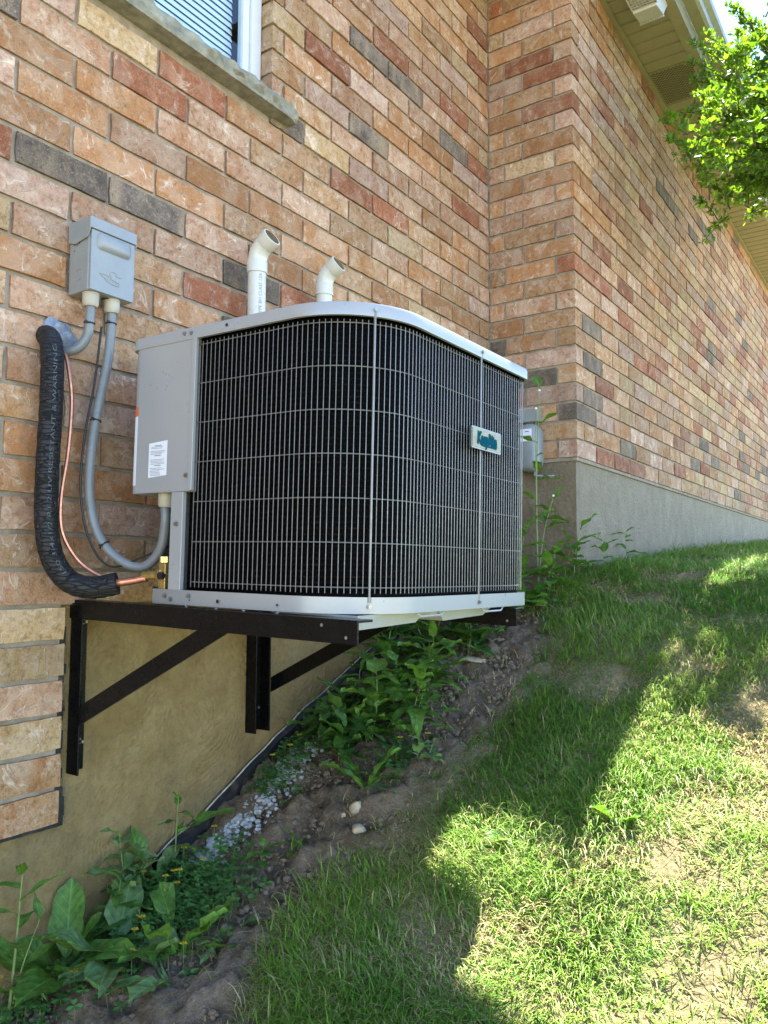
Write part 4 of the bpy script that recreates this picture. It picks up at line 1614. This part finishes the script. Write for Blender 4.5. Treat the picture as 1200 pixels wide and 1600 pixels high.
def stone(x, y, r, seed, label, mat_='rock', sx=1.0, sy=1.0, flat=.7, rot=0.0):
    vs_, fs = stone_geo(r, seed, flat, 8, 12)
    o = MB().add([(a * sx, b * sy, c) for a, b, c in vs_], fs).build("stone", mat_, smooth=True)
    o.location = (x, y, gz(x, y) + r * flat * .45)
    o.rotation_euler = (.15, .1, rot)
    return tag(o, label, "stone")


stone(-1.675, -.425, .022, 4, "rounded cream stone on bare soil, higher of the two below the dandelion", sx=.9, sy=1.0, flat=1.0)
stone(-1.725, -.470, .024, 9, "flat cream stone on bare soil, lower of the two below the dandelion", sx=1.0, sy=.8, flat=.55, rot=.4)
stone(-1.70, -.395, .011, 14, "small round pebble beside the two cream stones", flat=.9)
stone(-.93, -.41, .045, 2, "pale flat stone slab lying on dark soil below the air conditioner", sx=1.1, sy=.6, flat=.25, rot=-.7)


def scatter(name, mat_, spots, label, cat):
    mb = MB()
    lib = [stone_geo(1.0, q + 20, .75, 4, 6) for q in range(8)]
    for (x, y, r) in spots:
        vs_, fs = random.choice(lib)
        R3 = Matrix.Rotation(random.uniform(0, 6.28), 3, 'Z') @ Matrix.Rotation(random.uniform(-.6, .6), 3, 'X')
        c = Vector((x, y, gz(x, y) + r * .3))
        mb.add([c + R3 @ (Vector(v) * r) for v in vs_], fs)
    return tag(mb.build(name, mat_), label, cat, kind="stuff")


random.seed(31)
sp = []
for _ in range(1100):
    t = random.random()
    X_ = -1.98 + t * .48 + random.gauss(0, .02)
    sp.append((X_, -.055 - abs(random.gauss(0, .045)), random.choice([.003, .004, .005, .006, .008, .010])))
scatter("white_gravel", 'gravel', sp, "spill of white gravel beside the black membrane", "gravel")
sp = []
while len(sp) < 4200:
    X_ = random.uniform(-2.5, -.35)
    Y_ = random.uniform(-.75, -.03)
    if turf(np.array([X_]), np.array([Y_]))[0] < random.random() * .8:
        sp.append((X_, Y_, random.choice([.002, .003, .003, .004, .005, .006, .008, .011]) * random.uniform(.7, 1.1)))
scatter("soil_clods", 'clod', sp, "loose brown clods scattered over the bare soil", "soil")


# ------------------------------------------------------------------ leaves and weeds
def leaf_mesh(name, length, width, shape, droop, wav, seed, mat_, petiole=0.0, fold=.12):
    r = random.Random(seed)
    NVv, NU = 9, 4
    vs_, fs = [], []
    ph = r.uniform(0, 6)
    for i in range(NVv + 1):
        t = i / NVv
        if shape == 'dock':
            w = (min(1, max(0, (t - .10) / .36)) ** 1.3) * math.sqrt(max(0.0, 1 - max(0, (t - .55) / .45) ** 2.4)) + .05 * (1 - t)
        elif shape == 'lance':
            w = math.sin(math.pi * t ** .62) ** 1.15
        elif shape == 'spoon':
            w = (.10 + .9 * max(0, (t - .35) / .65) ** .8) * (1 - max(0, (t - .72) / .28) ** 2.2) ** .5 if t < 1 else 0
        else:
            w = math.sin(math.pi * t ** .55) ** .9
        w = max(w, .02) * width / 2
        for j in range(NU + 1):
            u = j / NU * 2 - 1
            x = u * w * (1 + .06 * math.sin(t * 19 + ph + (2 if u > 0 else 0)))
            y = length * (petiole + t * (1 - petiole)) if petiole else length * t
            z = abs(u) * w * fold * 2 - droop * length * t * t + wav * width * math.sin(t * 11 + ph + u * 2.2) * abs(u)
            y -= droop * .35 * length * t * t
            vs_.append((x, y, z))
    k = NU + 1
    for i in range(NVv):
        for j in range(NU):
            fs.append((i * k + j, i * k + j + 1, (i + 1) * k + j + 1, (i + 1) * k + j))
    if petiole:
        o = len(vs_)
        vs_ += [(-.025 * width, 0, 0), (.025 * width, 0, 0), (.025 * width, length * petiole * 1.05, .002), (-.025 * width, length * petiole * 1.05, .002)]
        fs.append((o, o + 1, o + 2, o + 3))
    me = bpy.data.meshes.new(name)
    me.from_pydata(vs_, [], fs)
    me.polygons.foreach_set("use_smooth", [True] * len(me.polygons))
    me.materials.append(MAT[mat_])
    return me


LEAF = {}
for shp, (wd, mats_) in {'dock': (.40, ('leaf', 'leaf_pale')), 'lance': (.30, ('leaf', 'leaf_dark')), 'ovate': (.52, ('leaf', 'leaf_dark', 'leaf_pale')), 'spoon': (.36, ('leaf', 'leaf_pale'))}.items():
    for mm in mats_:
        LEAF[shp, mm] = [leaf_mesh("leaf", 1.0, wd * random.uniform(.85, 1.15), shp, d, w_, q, mm, fold=random.uniform(.05, .22)) for q, (d, w_) in enumerate(((.10, .10), (.28, .14), (.5, .10), (.2, .2)))]


def put_leaf(parent, base, az, elev, length, kind, mm, roll=0.0, v=None):
    me = random.choice(LEAF[kind, mm]) if v is None else LEAF[kind, mm][v]
    o = bpy.data.objects.new("leaf", me)
    d = Vector((math.cos(az) * math.cos(elev), math.sin(az) * math.cos(elev), math.sin(elev)))
    xax = d.cross(Vector((0, 0, 1)))
    xax = xax.normalized() if xax.length > 1e-4 else Vector((1, 0, 0))
    zax = xax.cross(d)
    R3 = Matrix((xax, d, zax)).transposed() @ Matrix.Rotation(roll, 3, 'Y')
    o.matrix_world = Matrix.Identity(4)
    o.parent = parent
    o.matrix_parent_inverse = Matrix.Identity(4)
    o.matrix_basis = Matrix.Translation(Vector(base) - parent.location) @ R3.to_4x4() @ Matrix.Scale(length, 4)
    COL.objects.link(o)
    return o


def weed(name, label, x, y, stems, kind, mm, cat="weed", group=None, rosette=None, flower=None, k=1.0):
    """stems: list of (dx, dy, height, n_leaves, leaf_len); rosette: (n, length, elev0, elev1)"""
    g = gz(x, y)
    stems = [(a, b, c * k * 1.1, d, e * k * 1.5) for a, b, c, d, e in stems]
    if rosette:
        rosette = (rosette[0] + 1, rosette[1] * 1.45 * k, rosette[2], rosette[3])
    t = thing(name, (x, y, g), label, cat, group)
    for (dx, dy, h, n_, ll) in stems:
        base = Vector((x, y, g - .01))
        top = base + Vector((dx, dy, h))
        P = spline([base, base.lerp(top, .5) + Vector((random.uniform(-.01, .01), random.uniform(-.01, .01), h * .04)), top], 5)
        mb = MB()
        rr = max(.0016, min(.004, h * .012))
        mb.tube(P, [rr * (1 - .6 * i / (len(P) - 1)) for i in range(len(P))], 6)
        mb.build("stem", 'stem', t, smooth=True)
        a = random.uniform(0, 6.28)
        for i in range(n_):
            f = .22 + .78 * (i + 1) / n_
            q = P[min(len(P) - 1, int(f * (len(P) - 1)))]
            put_leaf(t, q, a, random.uniform(.05, .7) if i < n_ - 1 else random.uniform(.6, 1.2), ll * random.uniform(.65, 1.1) * (1.15 - .5 * f), kind, mm)
            a += 2.4 + random.uniform(-.4, .4)
        if flower:
            mb = MB()
            vs_, fs = stone_geo(.006, 3, .8, 4, 7)
            mb.add([Vector(v) + top for v in vs_], fs)
            mb.build("flower", flower, t)
    if rosette:
        n_, ll, e0, e1 = rosette[:4]
        a = random.uniform(0, 6.28)
        for i in range(n_):
            put_leaf(t, (x, y, g + .003), a, random.uniform(e0, e1), ll * random.uniform(.7, 1.12), kind, mm, roll=random.uniform(-.4, .4))
            a += 2.4 + random.uniform(-.5, .5)
    return t


random.seed(77)
LOWG = "weeds at the foot of the near foundation"
weed("dock_plant", "broad leaved dock with curling leaves in the bottom left corner of the yard", -2.345, -.075, [], 'dock', 'leaf', rosette=(9, .135, .45, 1.2), group=LOWG)
weed("dock_plant", "dock with large flat oval leaves near the bottom left of the yard", -2.265, -.145, [], 'dock', 'leaf_pale', rosette=(8, .14, .15, .8), group=LOWG)
weed("dandelion", "dandelion with long pale leaves beside the clover patch at the bottom", -2.185, -.285, [], 'spoon', 'leaf', rosette=(8, .14, .3, .95), group=LOWG)
weed("dandelion", "flat dandelion with one broad pale leaf near the bottom of the yard", -2.255, -.325, [], 'spoon', 'leaf_pale', rosette=(6, .11, .1, .6), group=LOWG)
weed("dandelion", "small wilted dandelion on the bare soil beside the clover patch", -2.12, -.36, [], 'spoon', 'leaf_pale', rosette=(6, .075, .05, .5), group=LOWG)
t = weed("dock_plant", "tall dock with one upright glossy oval leaf against the foundation", -2.085, -.03, [], 'dock', 'leaf', rosette=(4, .10, .2, .7), group=LOWG)
put_leaf(t, (-2.085, -.03, gz(-2.085, -.03) + .03), 1.9, 1.35, .155, 'dock', 'leaf', v=0)
put_leaf(t, (-2.06, -.045, gz(-2.085, -.03) + .02), .2, .95, .13, 'dock', 'leaf_pale', v=1)
weed("nettle_plant", "pale green nettle with hanging serrated leaves beside the foundation", -2.15, -.035, [(-.03, -.01, .19, 8, .095), (.02, -.02, .12, 6, .08)], 'ovate', 'leaf_pale', group=LOWG)
weed("nettle_plant", "green nettle shoot leaning off the foundation above the dock leaves", -2.20, -.07, [(-.015, -.03, .13, 7, .085)], 'lance', 'leaf', group=LOWG)
t = weed("upright_weed", "upright weed with a budding tip and one broad side leaf against the foundation", -1.985, -.035, [(-.005, -.015, .20, 6, .06)], 'lance', 'leaf', group=LOWG)
put_leaf(t, (-1.985, -.045, gz(-1.985, -.035) + .10), -.55, .35, .165, 'dock', 'leaf', v=0)
weed("nettle_plant", "leafy weed at the left edge of the picture below the brick step", -2.475, -.06, [(.01, -.02, .30, 8, .10), (.05, -.03, .2, 5, .09)], 'lance', 'leaf', group=LOWG)

MID = "weeds on the soil bank under the air conditioner"
spots = [(-1.30, -.30, .17, 'ovate', 'leaf', "bright leafed upright weed in the middle of the soil bank"),
         (-1.38, -.20, .15, 'lance', 'leaf_dark', "dark lance leafed weed next to the membrane on the soil bank"),
         (-1.22, -.16, .20, 'ovate', 'leaf_dark', "bushy dark weed close to the foundation under the far bracket"),
         (-1.14, -.33, .16, 'lance', 'leaf', "narrow leafed weed at the edge of the dark bare soil"),
         (-1.05, -.10, .22, 'ovate', 'leaf_dark', "tall shaded weed against the foundation under the air conditioner"),
         (-.95, -.22, .22, 'ovate', 'leaf_dark', "shaded broad leafed weed directly under the pressed pan"),
         (-.82, -.13, .24, 'lance', 'leaf_dark', "deeply shaded weed at the back under the air conditioner"),
         (-.78, -.30, .17, 'ovate', 'leaf_dark', "shaded round leafed weed behind the pale flat stone"),
         (-1.45, -.12, .10, 'ovate', 'leaf_dark', "low dark weed rooted along the membrane edge"),
         (-.66, -.38, .13, 'dock', 'leaf', "low dock shaded by the right end of the air conditioner"),
         (-1.44, -.30, .17, 'ovate', 'leaf', "lush weed behind the young dandelion in the middle clump"),
         (-1.52, -.24, .13, 'ovate', 'leaf_dark', "dark weed at the left end of the middle clump by the gravel"),
         (-1.36, -.40, .14, 'lance', 'leaf', "narrow leafed weed at the front of the middle clump"),
         (-.90, -.36, .14, 'ovate', 'leaf_dark', "shaded weed left of the pale flat stone")]
for i, (x, y, h, kd, mm, lb) in enumerate(spots):
    mm2 = mm if (kd, mm) in LEAF else 'leaf'
    st_ = [(random.uniform(-.05, .05), random.uniform(-.06, .02), h * random.uniform(.8, 1.1), 8, .10), (random.uniform(-.09, .09), random.uniform(-.09, .03), h * random.uniform(.55, .9), 6, .09),
           (random.uniform(-.09, .09), random.uniform(-.09, .05), h * random.uniform(.4, .8), 6, .085)]
    weed("leafy_weed", lb, x, y, st_, kd, mm2, group=MID, k=1.3)
weed("dandelion", "young dandelion with three long stalked leaves above the cream stones", -1.60, -.405, [], 'spoon', 'leaf', rosette=(6, .12, .5, 1.25), group=MID)
weed("leafy_weed", "weed with rounded pale leaves at the lawn edge right of the dandelion", -1.47, -.50, [(-.02, -.02, .08, 5, .06), (.04, -.03, .07, 4, .055)], 'ovate', 'leaf_pale', group=MID)
weed("leafy_weed", "small fresh green weed on bare soil, left of a pair", -1.885, -.27, [(0, 0, .05, 5, .05)], 'ovate', 'leaf', group="small weeds on the bare soil")
weed("leafy_weed", "small fresh green weed on bare soil, right of a pair", -1.835, -.335, [(0, 0, .055, 6, .05), (.02, -.01, .04, 4, .045)], 'lance', 'leaf', group="small weeds on the bare soil")
weed("plantain", "two leaved plantain in the shaded grass beside the sunlit tongue", -1.655, -.86, [], 'ovate', 'leaf_pale', rosette=(3, .055, .5, 1.1), group="plantains in the lawn")
weed("plantain", "yellow green plantain leaf standing in the sunlit lawn", -1.52, -1.12, [], 'dock', 'leaf', rosette=(3, .06, .5, 1.2), group="plantains in the lawn")
weed("plantain", "small plantain in dull grass left of the sunlit tongue", -1.91, -.58, [], 'ovate', 'leaf', rosette=(3, .045, .3, .8), group="plantains in the lawn")

CORN = "weeds at the corner of the projecting wing"
weed("wild_lettuce", "tall thin flowering weed rising past the brick at the house corner", -.26, -.36, [(-.03, -.03, .78, 7, .12), (-.07, -.03, .70, 3, .05), (.04, -.06, .36, 6, .11)], 'dock', 'leaf', group=CORN, flower='white')
weed("leafy_weed", "leafy weed with broad arching leaves tight against the air conditioner", -.46, -.36, [(.0, -.03, .28, 9, .15), (-.04, .02, .22, 7, .13)], 'lance', 'leaf', group=CORN)
weed("leafy_weed", "leafy weed just left of the concrete corner", -.12, -.47, [(.03, -.02, .20, 7, .12), (-.04, .0, .16, 6, .11)], 'lance', 'leaf', group=CORN)
weed("leafy_weed", "bushy low weed below the tall flowering stem", -.36, -.45, [(.02, -.02, .16, 8, .11), (-.05, -.02, .12, 6, .10)], 'ovate', 'leaf', group=CORN)
weed("leafy_weed", "small weed in the grass right of the concrete corner", .10, -.53, [(.02, .0, .13, 6, .10)], 'lance', 'leaf', group=CORN)
weed("leafy_weed", "lone weed sprig at the foot of the long concrete foundation", .55, -.50, [(.0, .0, .17, 6, .10)], 'lance', 'leaf', group=CORN)
weed("leafy_weed", "low dark weed between the air conditioner and the bare soil", -.55, -.46, [(.0, -.02, .10, 7, .09), (.05, -.02, .09, 5, .08)], 'ovate', 'leaf_dark', group=CORN)


# clover: trefoils joined
def clover_patch(spots, label, nfl):
    mb = MB()
    for (x, y) in spots:
        g = gz(x, y)
        h = random.uniform(.015, .055)
        c = Vector((x + random.uniform(-.01, .01), y + random.uniform(-.01, .01), g + h))
        mb.add([(x - .0006, y, g), (x + .0006, y, g), c + Vector((.0006, 0, 0)), c - Vector((.0006, 0, 0))], [(0, 1, 2, 3)], 1)
        a0 = random.uniform(0, 6.28)
        s = random.uniform(.010, .019)
        tl = Vector((random.uniform(-.35, .35), random.uniform(-.5, .2), 1)).normalized()
        X3 = tl.orthogonal().normalized()
        Y3 = tl.cross(X3)
        for q in range(3):
            a = a0 + q * 2.094
            def pt(r, da, dz):
                return c + X3 * (r * s * math.cos(a + da)) + Y3 * (r * s * math.sin(a + da)) + tl * (dz * s)
            mb.add([c, pt(.75, -.62, .06), pt(1.15, -.38, .02), pt(.95, 0, -.08), pt(1.15, .38, .02), pt(.75, .62, .06)], [(0, 1, 2, 3), (0, 3, 4, 5)], 0)
    for _ in range(nfl):
        x, y = random.choice(spots)
        g = gz(x, y)
        c = Vector((x, y, g + random.uniform(.05, .085)))
        mb.add([(x - .0006, y, g), (x + .0006, y, g), c + Vector((.0006, 0, 0)), c - Vector((.0006, 0, 0))], [(0, 1, 2, 3)], 1)
        for q in range(5):
            a = q * 1.2566
            mb.add([c, c + Vector((.007 * math.cos(a - .4), .007 * math.sin(a - .4), .004)), c + Vector((.010 * math.cos(a), .010 * math.sin(a), .002)), c + Vector((.007 * math.cos(a + .4), .007 * math.sin(a + .4), .004))], [(0, 1, 2, 3)], 2)
    return tag(mb.build("clover_patch", ['clover', 'stem', 'yellow']), label, "clover", kind="stuff")


random.seed(91)
sp = []
while len(sp) < 620:
    X_, Y_ = random.gauss(-2.09, .085), random.gauss(-.155, .085)
    if Y_ < -.01:
        sp.append((X_, Y_))
clover_patch(sp, "dense clover with yellow flowers at the foot of the foundation", 14)
sp = [(random.gauss(-1.50, .05), random.gauss(-.43, .04)) for _ in range(90)]
clover_patch(sp, "small bright clover clump at the lawn edge by the dandelion", 3)
sp = []
for _ in range(330):
    X_ = random.uniform(-1.72, -1.25)
    sp.append((X_, -.05 - abs(random.gauss(0, .07))))
clover_patch(sp, "blue green clover creeping over the gravel by the membrane", 5)
sp = [(random.gauss(-1.0, .14), random.gauss(-.25, .07)) for _ in range(260)]
clover_patch(sp, "low shaded clover under the air conditioner", 2)
sp = [(random.uniform(-2.5, -2.25), -.02 - abs(random.gauss(0, .12))) for _ in range(120)]
clover_patch(sp, "thin clover between the dock leaves in the corner", 3)


# ------------------------------------------------------------------ lawn
def lawn(n, x0, x1, y0, y1, lmin, lmax, wid, seed, keep):
    r = np.random.default_rng(seed)
    X = r.uniform(x0, x1, n)
    Y = r.uniform(y0, y1, n)
    k = keep(X, Y, r)
    X, Y = X[k], Y[k]
    return X, Y


def vnoise(X, Y, s, seed):
    """cheap value noise, vectorised"""
    x, y = X * s + seed * 13.7, Y * s - seed * 7.1
    xi, yi = np.floor(x), np.floor(y)
    fx, fy = x - xi, y - yi
    fx, fy = fx * fx * (3 - 2 * fx), fy * fy * (3 - 2 * fy)
    hsh = lambda a, b: np.modf(np.abs(np.sin(a * 127.1 + b * 311.7 + seed) * 43758.5453))[0]
    return (hsh(xi, yi) * (1 - fx) + hsh(xi + 1, yi) * fx) * (1 - fy) + (hsh(xi, yi + 1) * (1 - fx) + hsh(xi + 1, yi + 1) * fx) * fy


def straw_mask(X, Y):
    s = vnoise(X, Y, 3.2, 3) * .55 + vnoise(X, Y, 9.0, 5) * .45
    zone = np.exp(-(((X + 1.45) / .55) ** 2 + ((Y + 1.28) / .42) ** 2)) * .28 + np.exp(-(((X + 1.0) / .22) ** 2 + ((Y + 1.42) / .2) ** 2)) * .15
    return np.clip((s + zone - .58) / .22, 0, 1)


def blades(regions):
    VX, VF, VC = [], [], []
    base = 0
    for (n, x0, x1, y0, y1, lmin, lmax, wid, seed, mat_) in regions:
        r = np.random.default_rng(seed)
        X = r.uniform(x0, x1, n)
        Y = r.uniform(y0, y1, n)
        tf = np.where(X > .12, np.clip((-W - .03 - Y) / .06, 0, 1), turf(X, Y))
        patch = np.clip((vnoise(X, Y, 3.6, 1) * .6 + vnoise(X, Y, 13, 2) * .4 - .14) / .28, 0.42, 1)
        sm = straw_mask(X, Y)
        tf = np.where((X < .1) & (Y < -.08), np.maximum(tf, .035), tf)
        k = r.random(n) < (tf * patch * (1 - .30 * sm) if not mat_ else tf)
        X, Y, sm, tf = X[k], Y[k], sm[k], tf[k]
        m = len(X)
        Z = smooth_interp(X) + 0.05 * np.minimum(0, Y) - .004
        az = r.normal(0, 1.3, m) + vnoise(X, Y, 2.3, 9) * 9
        ln = r.uniform(lmin, lmax, m) * (.6 + .8 * vnoise(X, Y, 5, 4)) * (1 - .35 * sm)
        lean = np.clip(r.normal(1.08, .34, m), .1, 1.5) + .25 * sm
        lean = np.full(m, 2.6) if mat_ else np.clip(lean, .1, 1.5)
        curl = r.uniform(.1, .7, m)
        w = wid * r.uniform(.5, 1.6, m)
        dead = r.random(m) < .85 if mat_ else r.random(m) < np.where(tf < .2, .8, .12 + .68 * sm)
        dx, dy = np.cos(az), np.sin(az)
        px, py = -dy, dx
        segs_ = []
        cx, cy, cz = X.copy(), Y.copy(), Z.copy()
        ang = np.pi / 2 - lean * .55
        for i, fwid in enumerate((1.0, .85, .55, 0.0)):
            segs_.append((cx.copy(), cy.copy(), cz.copy(), w * fwid))
            st_ = ln / 3
            cx += dx * np.cos(ang) * st_
            cy += dy * np.cos(ang) * st_
            cz += np.sin(ang) * st_
            ang = ang - curl * .9 - lean * .28
            cz = np.maximum(cz, Z + .002)
        P = []
        for i in range(3):
            a, b, c, ww = segs_[i]
            P.append(np.stack([a - px * ww / 2, b - py * ww / 2, c], 1))
            P.append(np.stack([a + px * ww / 2, b + py * ww / 2, c], 1))
        a, b, c, ww = segs_[3]
        P.append(np.stack([a, b, c], 1))
        P = np.stack(P, 1)                       # m,7,3
        VX.append(P.reshape(-1, 3))
        ids = base + np.arange(m)[:, None] * 7
        VF.append((ids + np.array([[0, 1, 3, 2]]), ids + np.array([[2, 3, 5, 4]]), ids + np.array([[4, 5, 6]])))
        base += 7 * m
        hue = np.clip(vnoise(X, Y, 3, 6) * .6 + r.random(m) * .5 - .05, 0, 1)[:, None]
        gcol = np.array([[.095, .235, .032]]) * (1 - hue) + np.array([[.255, .390, .050]]) * hue
        dcol = np.array([[.52, .43, .20]]) * r.uniform(.6, 1.15, (m, 1))
        col = np.where(dead[:, None], dcol, gcol)
        col = np.clip(col * r.uniform(.75, 1.2, (m, 1)), 0, 1)
        VC.append(np.repeat(np.concatenate([col, np.ones((m, 1))], 1), 7, 0))
    V = np.concatenate(VX)
    q1 = np.concatenate([f[0] for f in VF])
    q2 = np.concatenate([f[1] for f in VF])
    t3 = np.concatenate([f[2] for f in VF])
    me = bpy.data.meshes.new("lawn_grass")
    nq, nt_ = len(q1) + len(q2), len(t3)
    loops = np.concatenate([q1.ravel(), q2.ravel(), t3.ravel()]).astype(np.int32)
    me.vertices.add(len(V))
    me.vertices.foreach_set("co", V.astype(np.float32).ravel())
    me.loops.add(len(loops))
    me.loops.foreach_set("vertex_index", loops)
    me.polygons.add(nq + nt_)
    starts = np.concatenate([np.arange(nq) * 4, nq * 4 + np.arange(nt_) * 3]).astype(np.int32)
    me.polygons.foreach_set("loop_start", starts)
    me.update(calc_edges=True)
    ca = me.color_attributes.new("Col", 'FLOAT_COLOR', 'POINT')
    ca.data.foreach_set("color", np.concatenate(VC).astype(np.float32).ravel())
    me.materials.append(MAT['grass'])
    o = bpy.data.objects.new("lawn_grass", me)
    COL.objects.link(o)
    return o


REG = [(105000, -2.35, -.5, -1.75, -.36, .028, .085, .0026, 1, 0),
       (26000, -3.2, -2.35, -2.2, -.55, .035, .10, .0028, 2, 0),
       (22000, -2.35, -.5, -2.6, -1.75, .035, .10, .003, 3, 0),
       (75000, -.5, 1.2, -2.0, -.36, .035, .095, .0032, 4, 0),
       (48000, 1.2, 4.0, -2.6, -.45, .05, .11, .0050, 5, 0),
       (34000, 4.0, 12.0, -4.0, -.45, .06, .12, .010, 6, 0),
       (120000, -2.35, -.5, -1.75, -.36, .015, .05, .0022, 7, 1),
       (36000, -.5, 1.2, -1.9, -.36, .02, .05, .0030, 8, 1)]
lg = blades(REG)
tag(lg, "shaggy lawn of green and straw dry grass on the slope", "grass", kind="stuff")

# ------------------------------------------------------------------ tree
tree = thing("leafy_tree", (1.9, -2.3, gz(1.9, -2.3)), "small leafed tree reaching in front of the eave at the upper right", "tree")
random.seed(50)
tb = Vector((1.9, -2.3, gz(1.9, -2.3) - .05))
crotch = Vector((1.75, -2.0, .9))
MB().tube(spline([tb, tb.lerp(crotch, .5) + Vector((.03, .02, 0)), crotch], 6), [.085 - .02 * i / 12 for i in range(13)], 10).build("trunk", 'bark', tree, smooth=True)
limbs = [(1.0, -1.45, 2.35), (.85, -1.25, 1.95), (.95, -1.2, 1.55), (1.3, -1.6, 2.6), (1.5, -1.9, 2.3), (.75, -1.6, 1.6), (1.2, -2.4, 2.3), (.9, -2.0, 2.0), (1.5, -1.4, 2.0)]
shoots = []
for lb in limbs:
    e = Vector(lb)
    P = spline([crotch, crotch.lerp(e, .5) + Vector((random.uniform(-.06, .06), random.uniform(-.06, .06), .08)), e], 5)
    MB().tube(P, [.026 - .018 * i / (len(P) - 1) for i in range(len(P))], 7).build("limb", 'bark', tree, smooth=True)
    for q in range(18):
        d = Vector((random.gauss(0, 1), random.gauss(0, 1), random.gauss(.35, .8))).normalized()
        st_ = P[random.randint(5, len(P) - 1)]
        shoots.append((st_, st_ + d * random.uniform(.22, .48)))
for q in range(6):
    e = Vector((1.7 + random.uniform(-.7, .8), -1.75 + random.uniform(-.5, .4), 2.3 + random.uniform(-.5, .5)))
    P = spline([crotch, crotch.lerp(e, .5) + Vector((.1, -.1, .1)), e], 6)
    MB().tube(P, [.04 - .03 * i / (len(P) - 1) for i in range(len(P))], 7).build("limb", 'bark', tree, smooth=True)
upper = []  # leaf mass slanted along the sun's rays to shade the lawn's right side
while len(upper) < 980:
    z_ = random.uniform(1.22, 2.95)
    y_ = random.uniform(-2.15, -.92)
    u_ = random.random()
    c_ = Vector((-.52 + .46 * z_ + 2.9 * u_ ** 1.1, y_, z_))
    if z_ > 1.86 + (-1.06 - y_) * 2.2 + .45 * max(0.0, c_.x - .9) or z_ < .93 + .46 * c_.x:
        continue
    o_ = Vector((random.gauss(-.3, .6), random.gauss(.1, .6), random.gauss(.45, .5))).normalized()
    upper.append((c_, c_ + o_ * random.uniform(.10, .24)))
for tip in ((.70, -.835, 2.28), (.72, -.88, 2.10), (.70, -.83, 1.93), (.75, -.86, 1.85), (.70, -.745, 1.68), (.75, -.80, 1.62), (.72, -.92, 1.50), (.7, -1.02, 1.45), (.72, -1.0, 1.72), (.72, -1.02, 1.95), (.70, -1.09, 2.12),
            (.72, -1.08, 2.36), (.7, -1.18, 2.2), (.72, -1.1, 1.6), (.75, -1.12, 1.8), (.72, -1.16, 2.0), (.70, -1.12, 1.42)):
    e = Vector(tip)
    s0 = Vector((.98, -1.30 + random.uniform(-.1, .05), e.z * .55 + 1.75 * .45 - .1))
    shoots.append((s0, e))
    for q in range(4):
        m_ = s0.lerp(e, random.uniform(.3, .7))
        shoots.append((m_, m_ + (e - s0) * random.uniform(.25, .45) + Vector((random.uniform(-.06, .06), random.uniform(-.06, .06), random.uniform(-.04, .12)))))
tw = MB()
lf = MB()
for si, (a, b) in enumerate(shoots + upper):
    big = 1.0 if si < len(shoots) else 1.25
    mid = a.lerp(b, .5) + Vector((random.uniform(-.02, .02), random.uniform(-.02, .02), random.uniform(0, .04)))
    P = spline([a, mid, b], 5)
    tw.tube(P, [.0042 - .003 * i / (len(P) - 1) for i in range(len(P))], 5)
    Ln = (b - a).length
    n_ = int((40 + Ln * 150) / big)
    for i in range(n_):
        t = random.random() ** .75
        k = min(len(P) - 2, int(t * (len(P) - 1)))
        c = P[k].lerp(P[k + 1], random.random())
        d = Vector((random.gauss(0, 1), random.gauss(0, 1), random.gauss(.1, .7))).normalized()
        d = (d + (b - a).normalized() * .7).normalized()
        s = random.uniform(.020, .040) * (1.1 - .35 * t) * big
        sd = d.orthogonal().normalized()
        sd = Matrix.Rotation(random.uniform(0, 6.28), 3, d) @ sd
        up_ = d.cross(sd)
        c = c + d * random.uniform(.002, .02)
        wv = s * .30
        lf.add([c, c + d * s * .45 + sd * wv + up_ * s * .08, c + d * s + up_ * -s * .05, c + d * s * .45 - sd * wv + up_ * s * .08, c + d * s * .5], [(0, 1, 4), (1, 2, 4), (2, 3, 4), (3, 0, 4)])
tw.build("twigs", 'bark', tree)["kind"] = "stuff"
lf.build("crown", 'tree_leaf', tree)
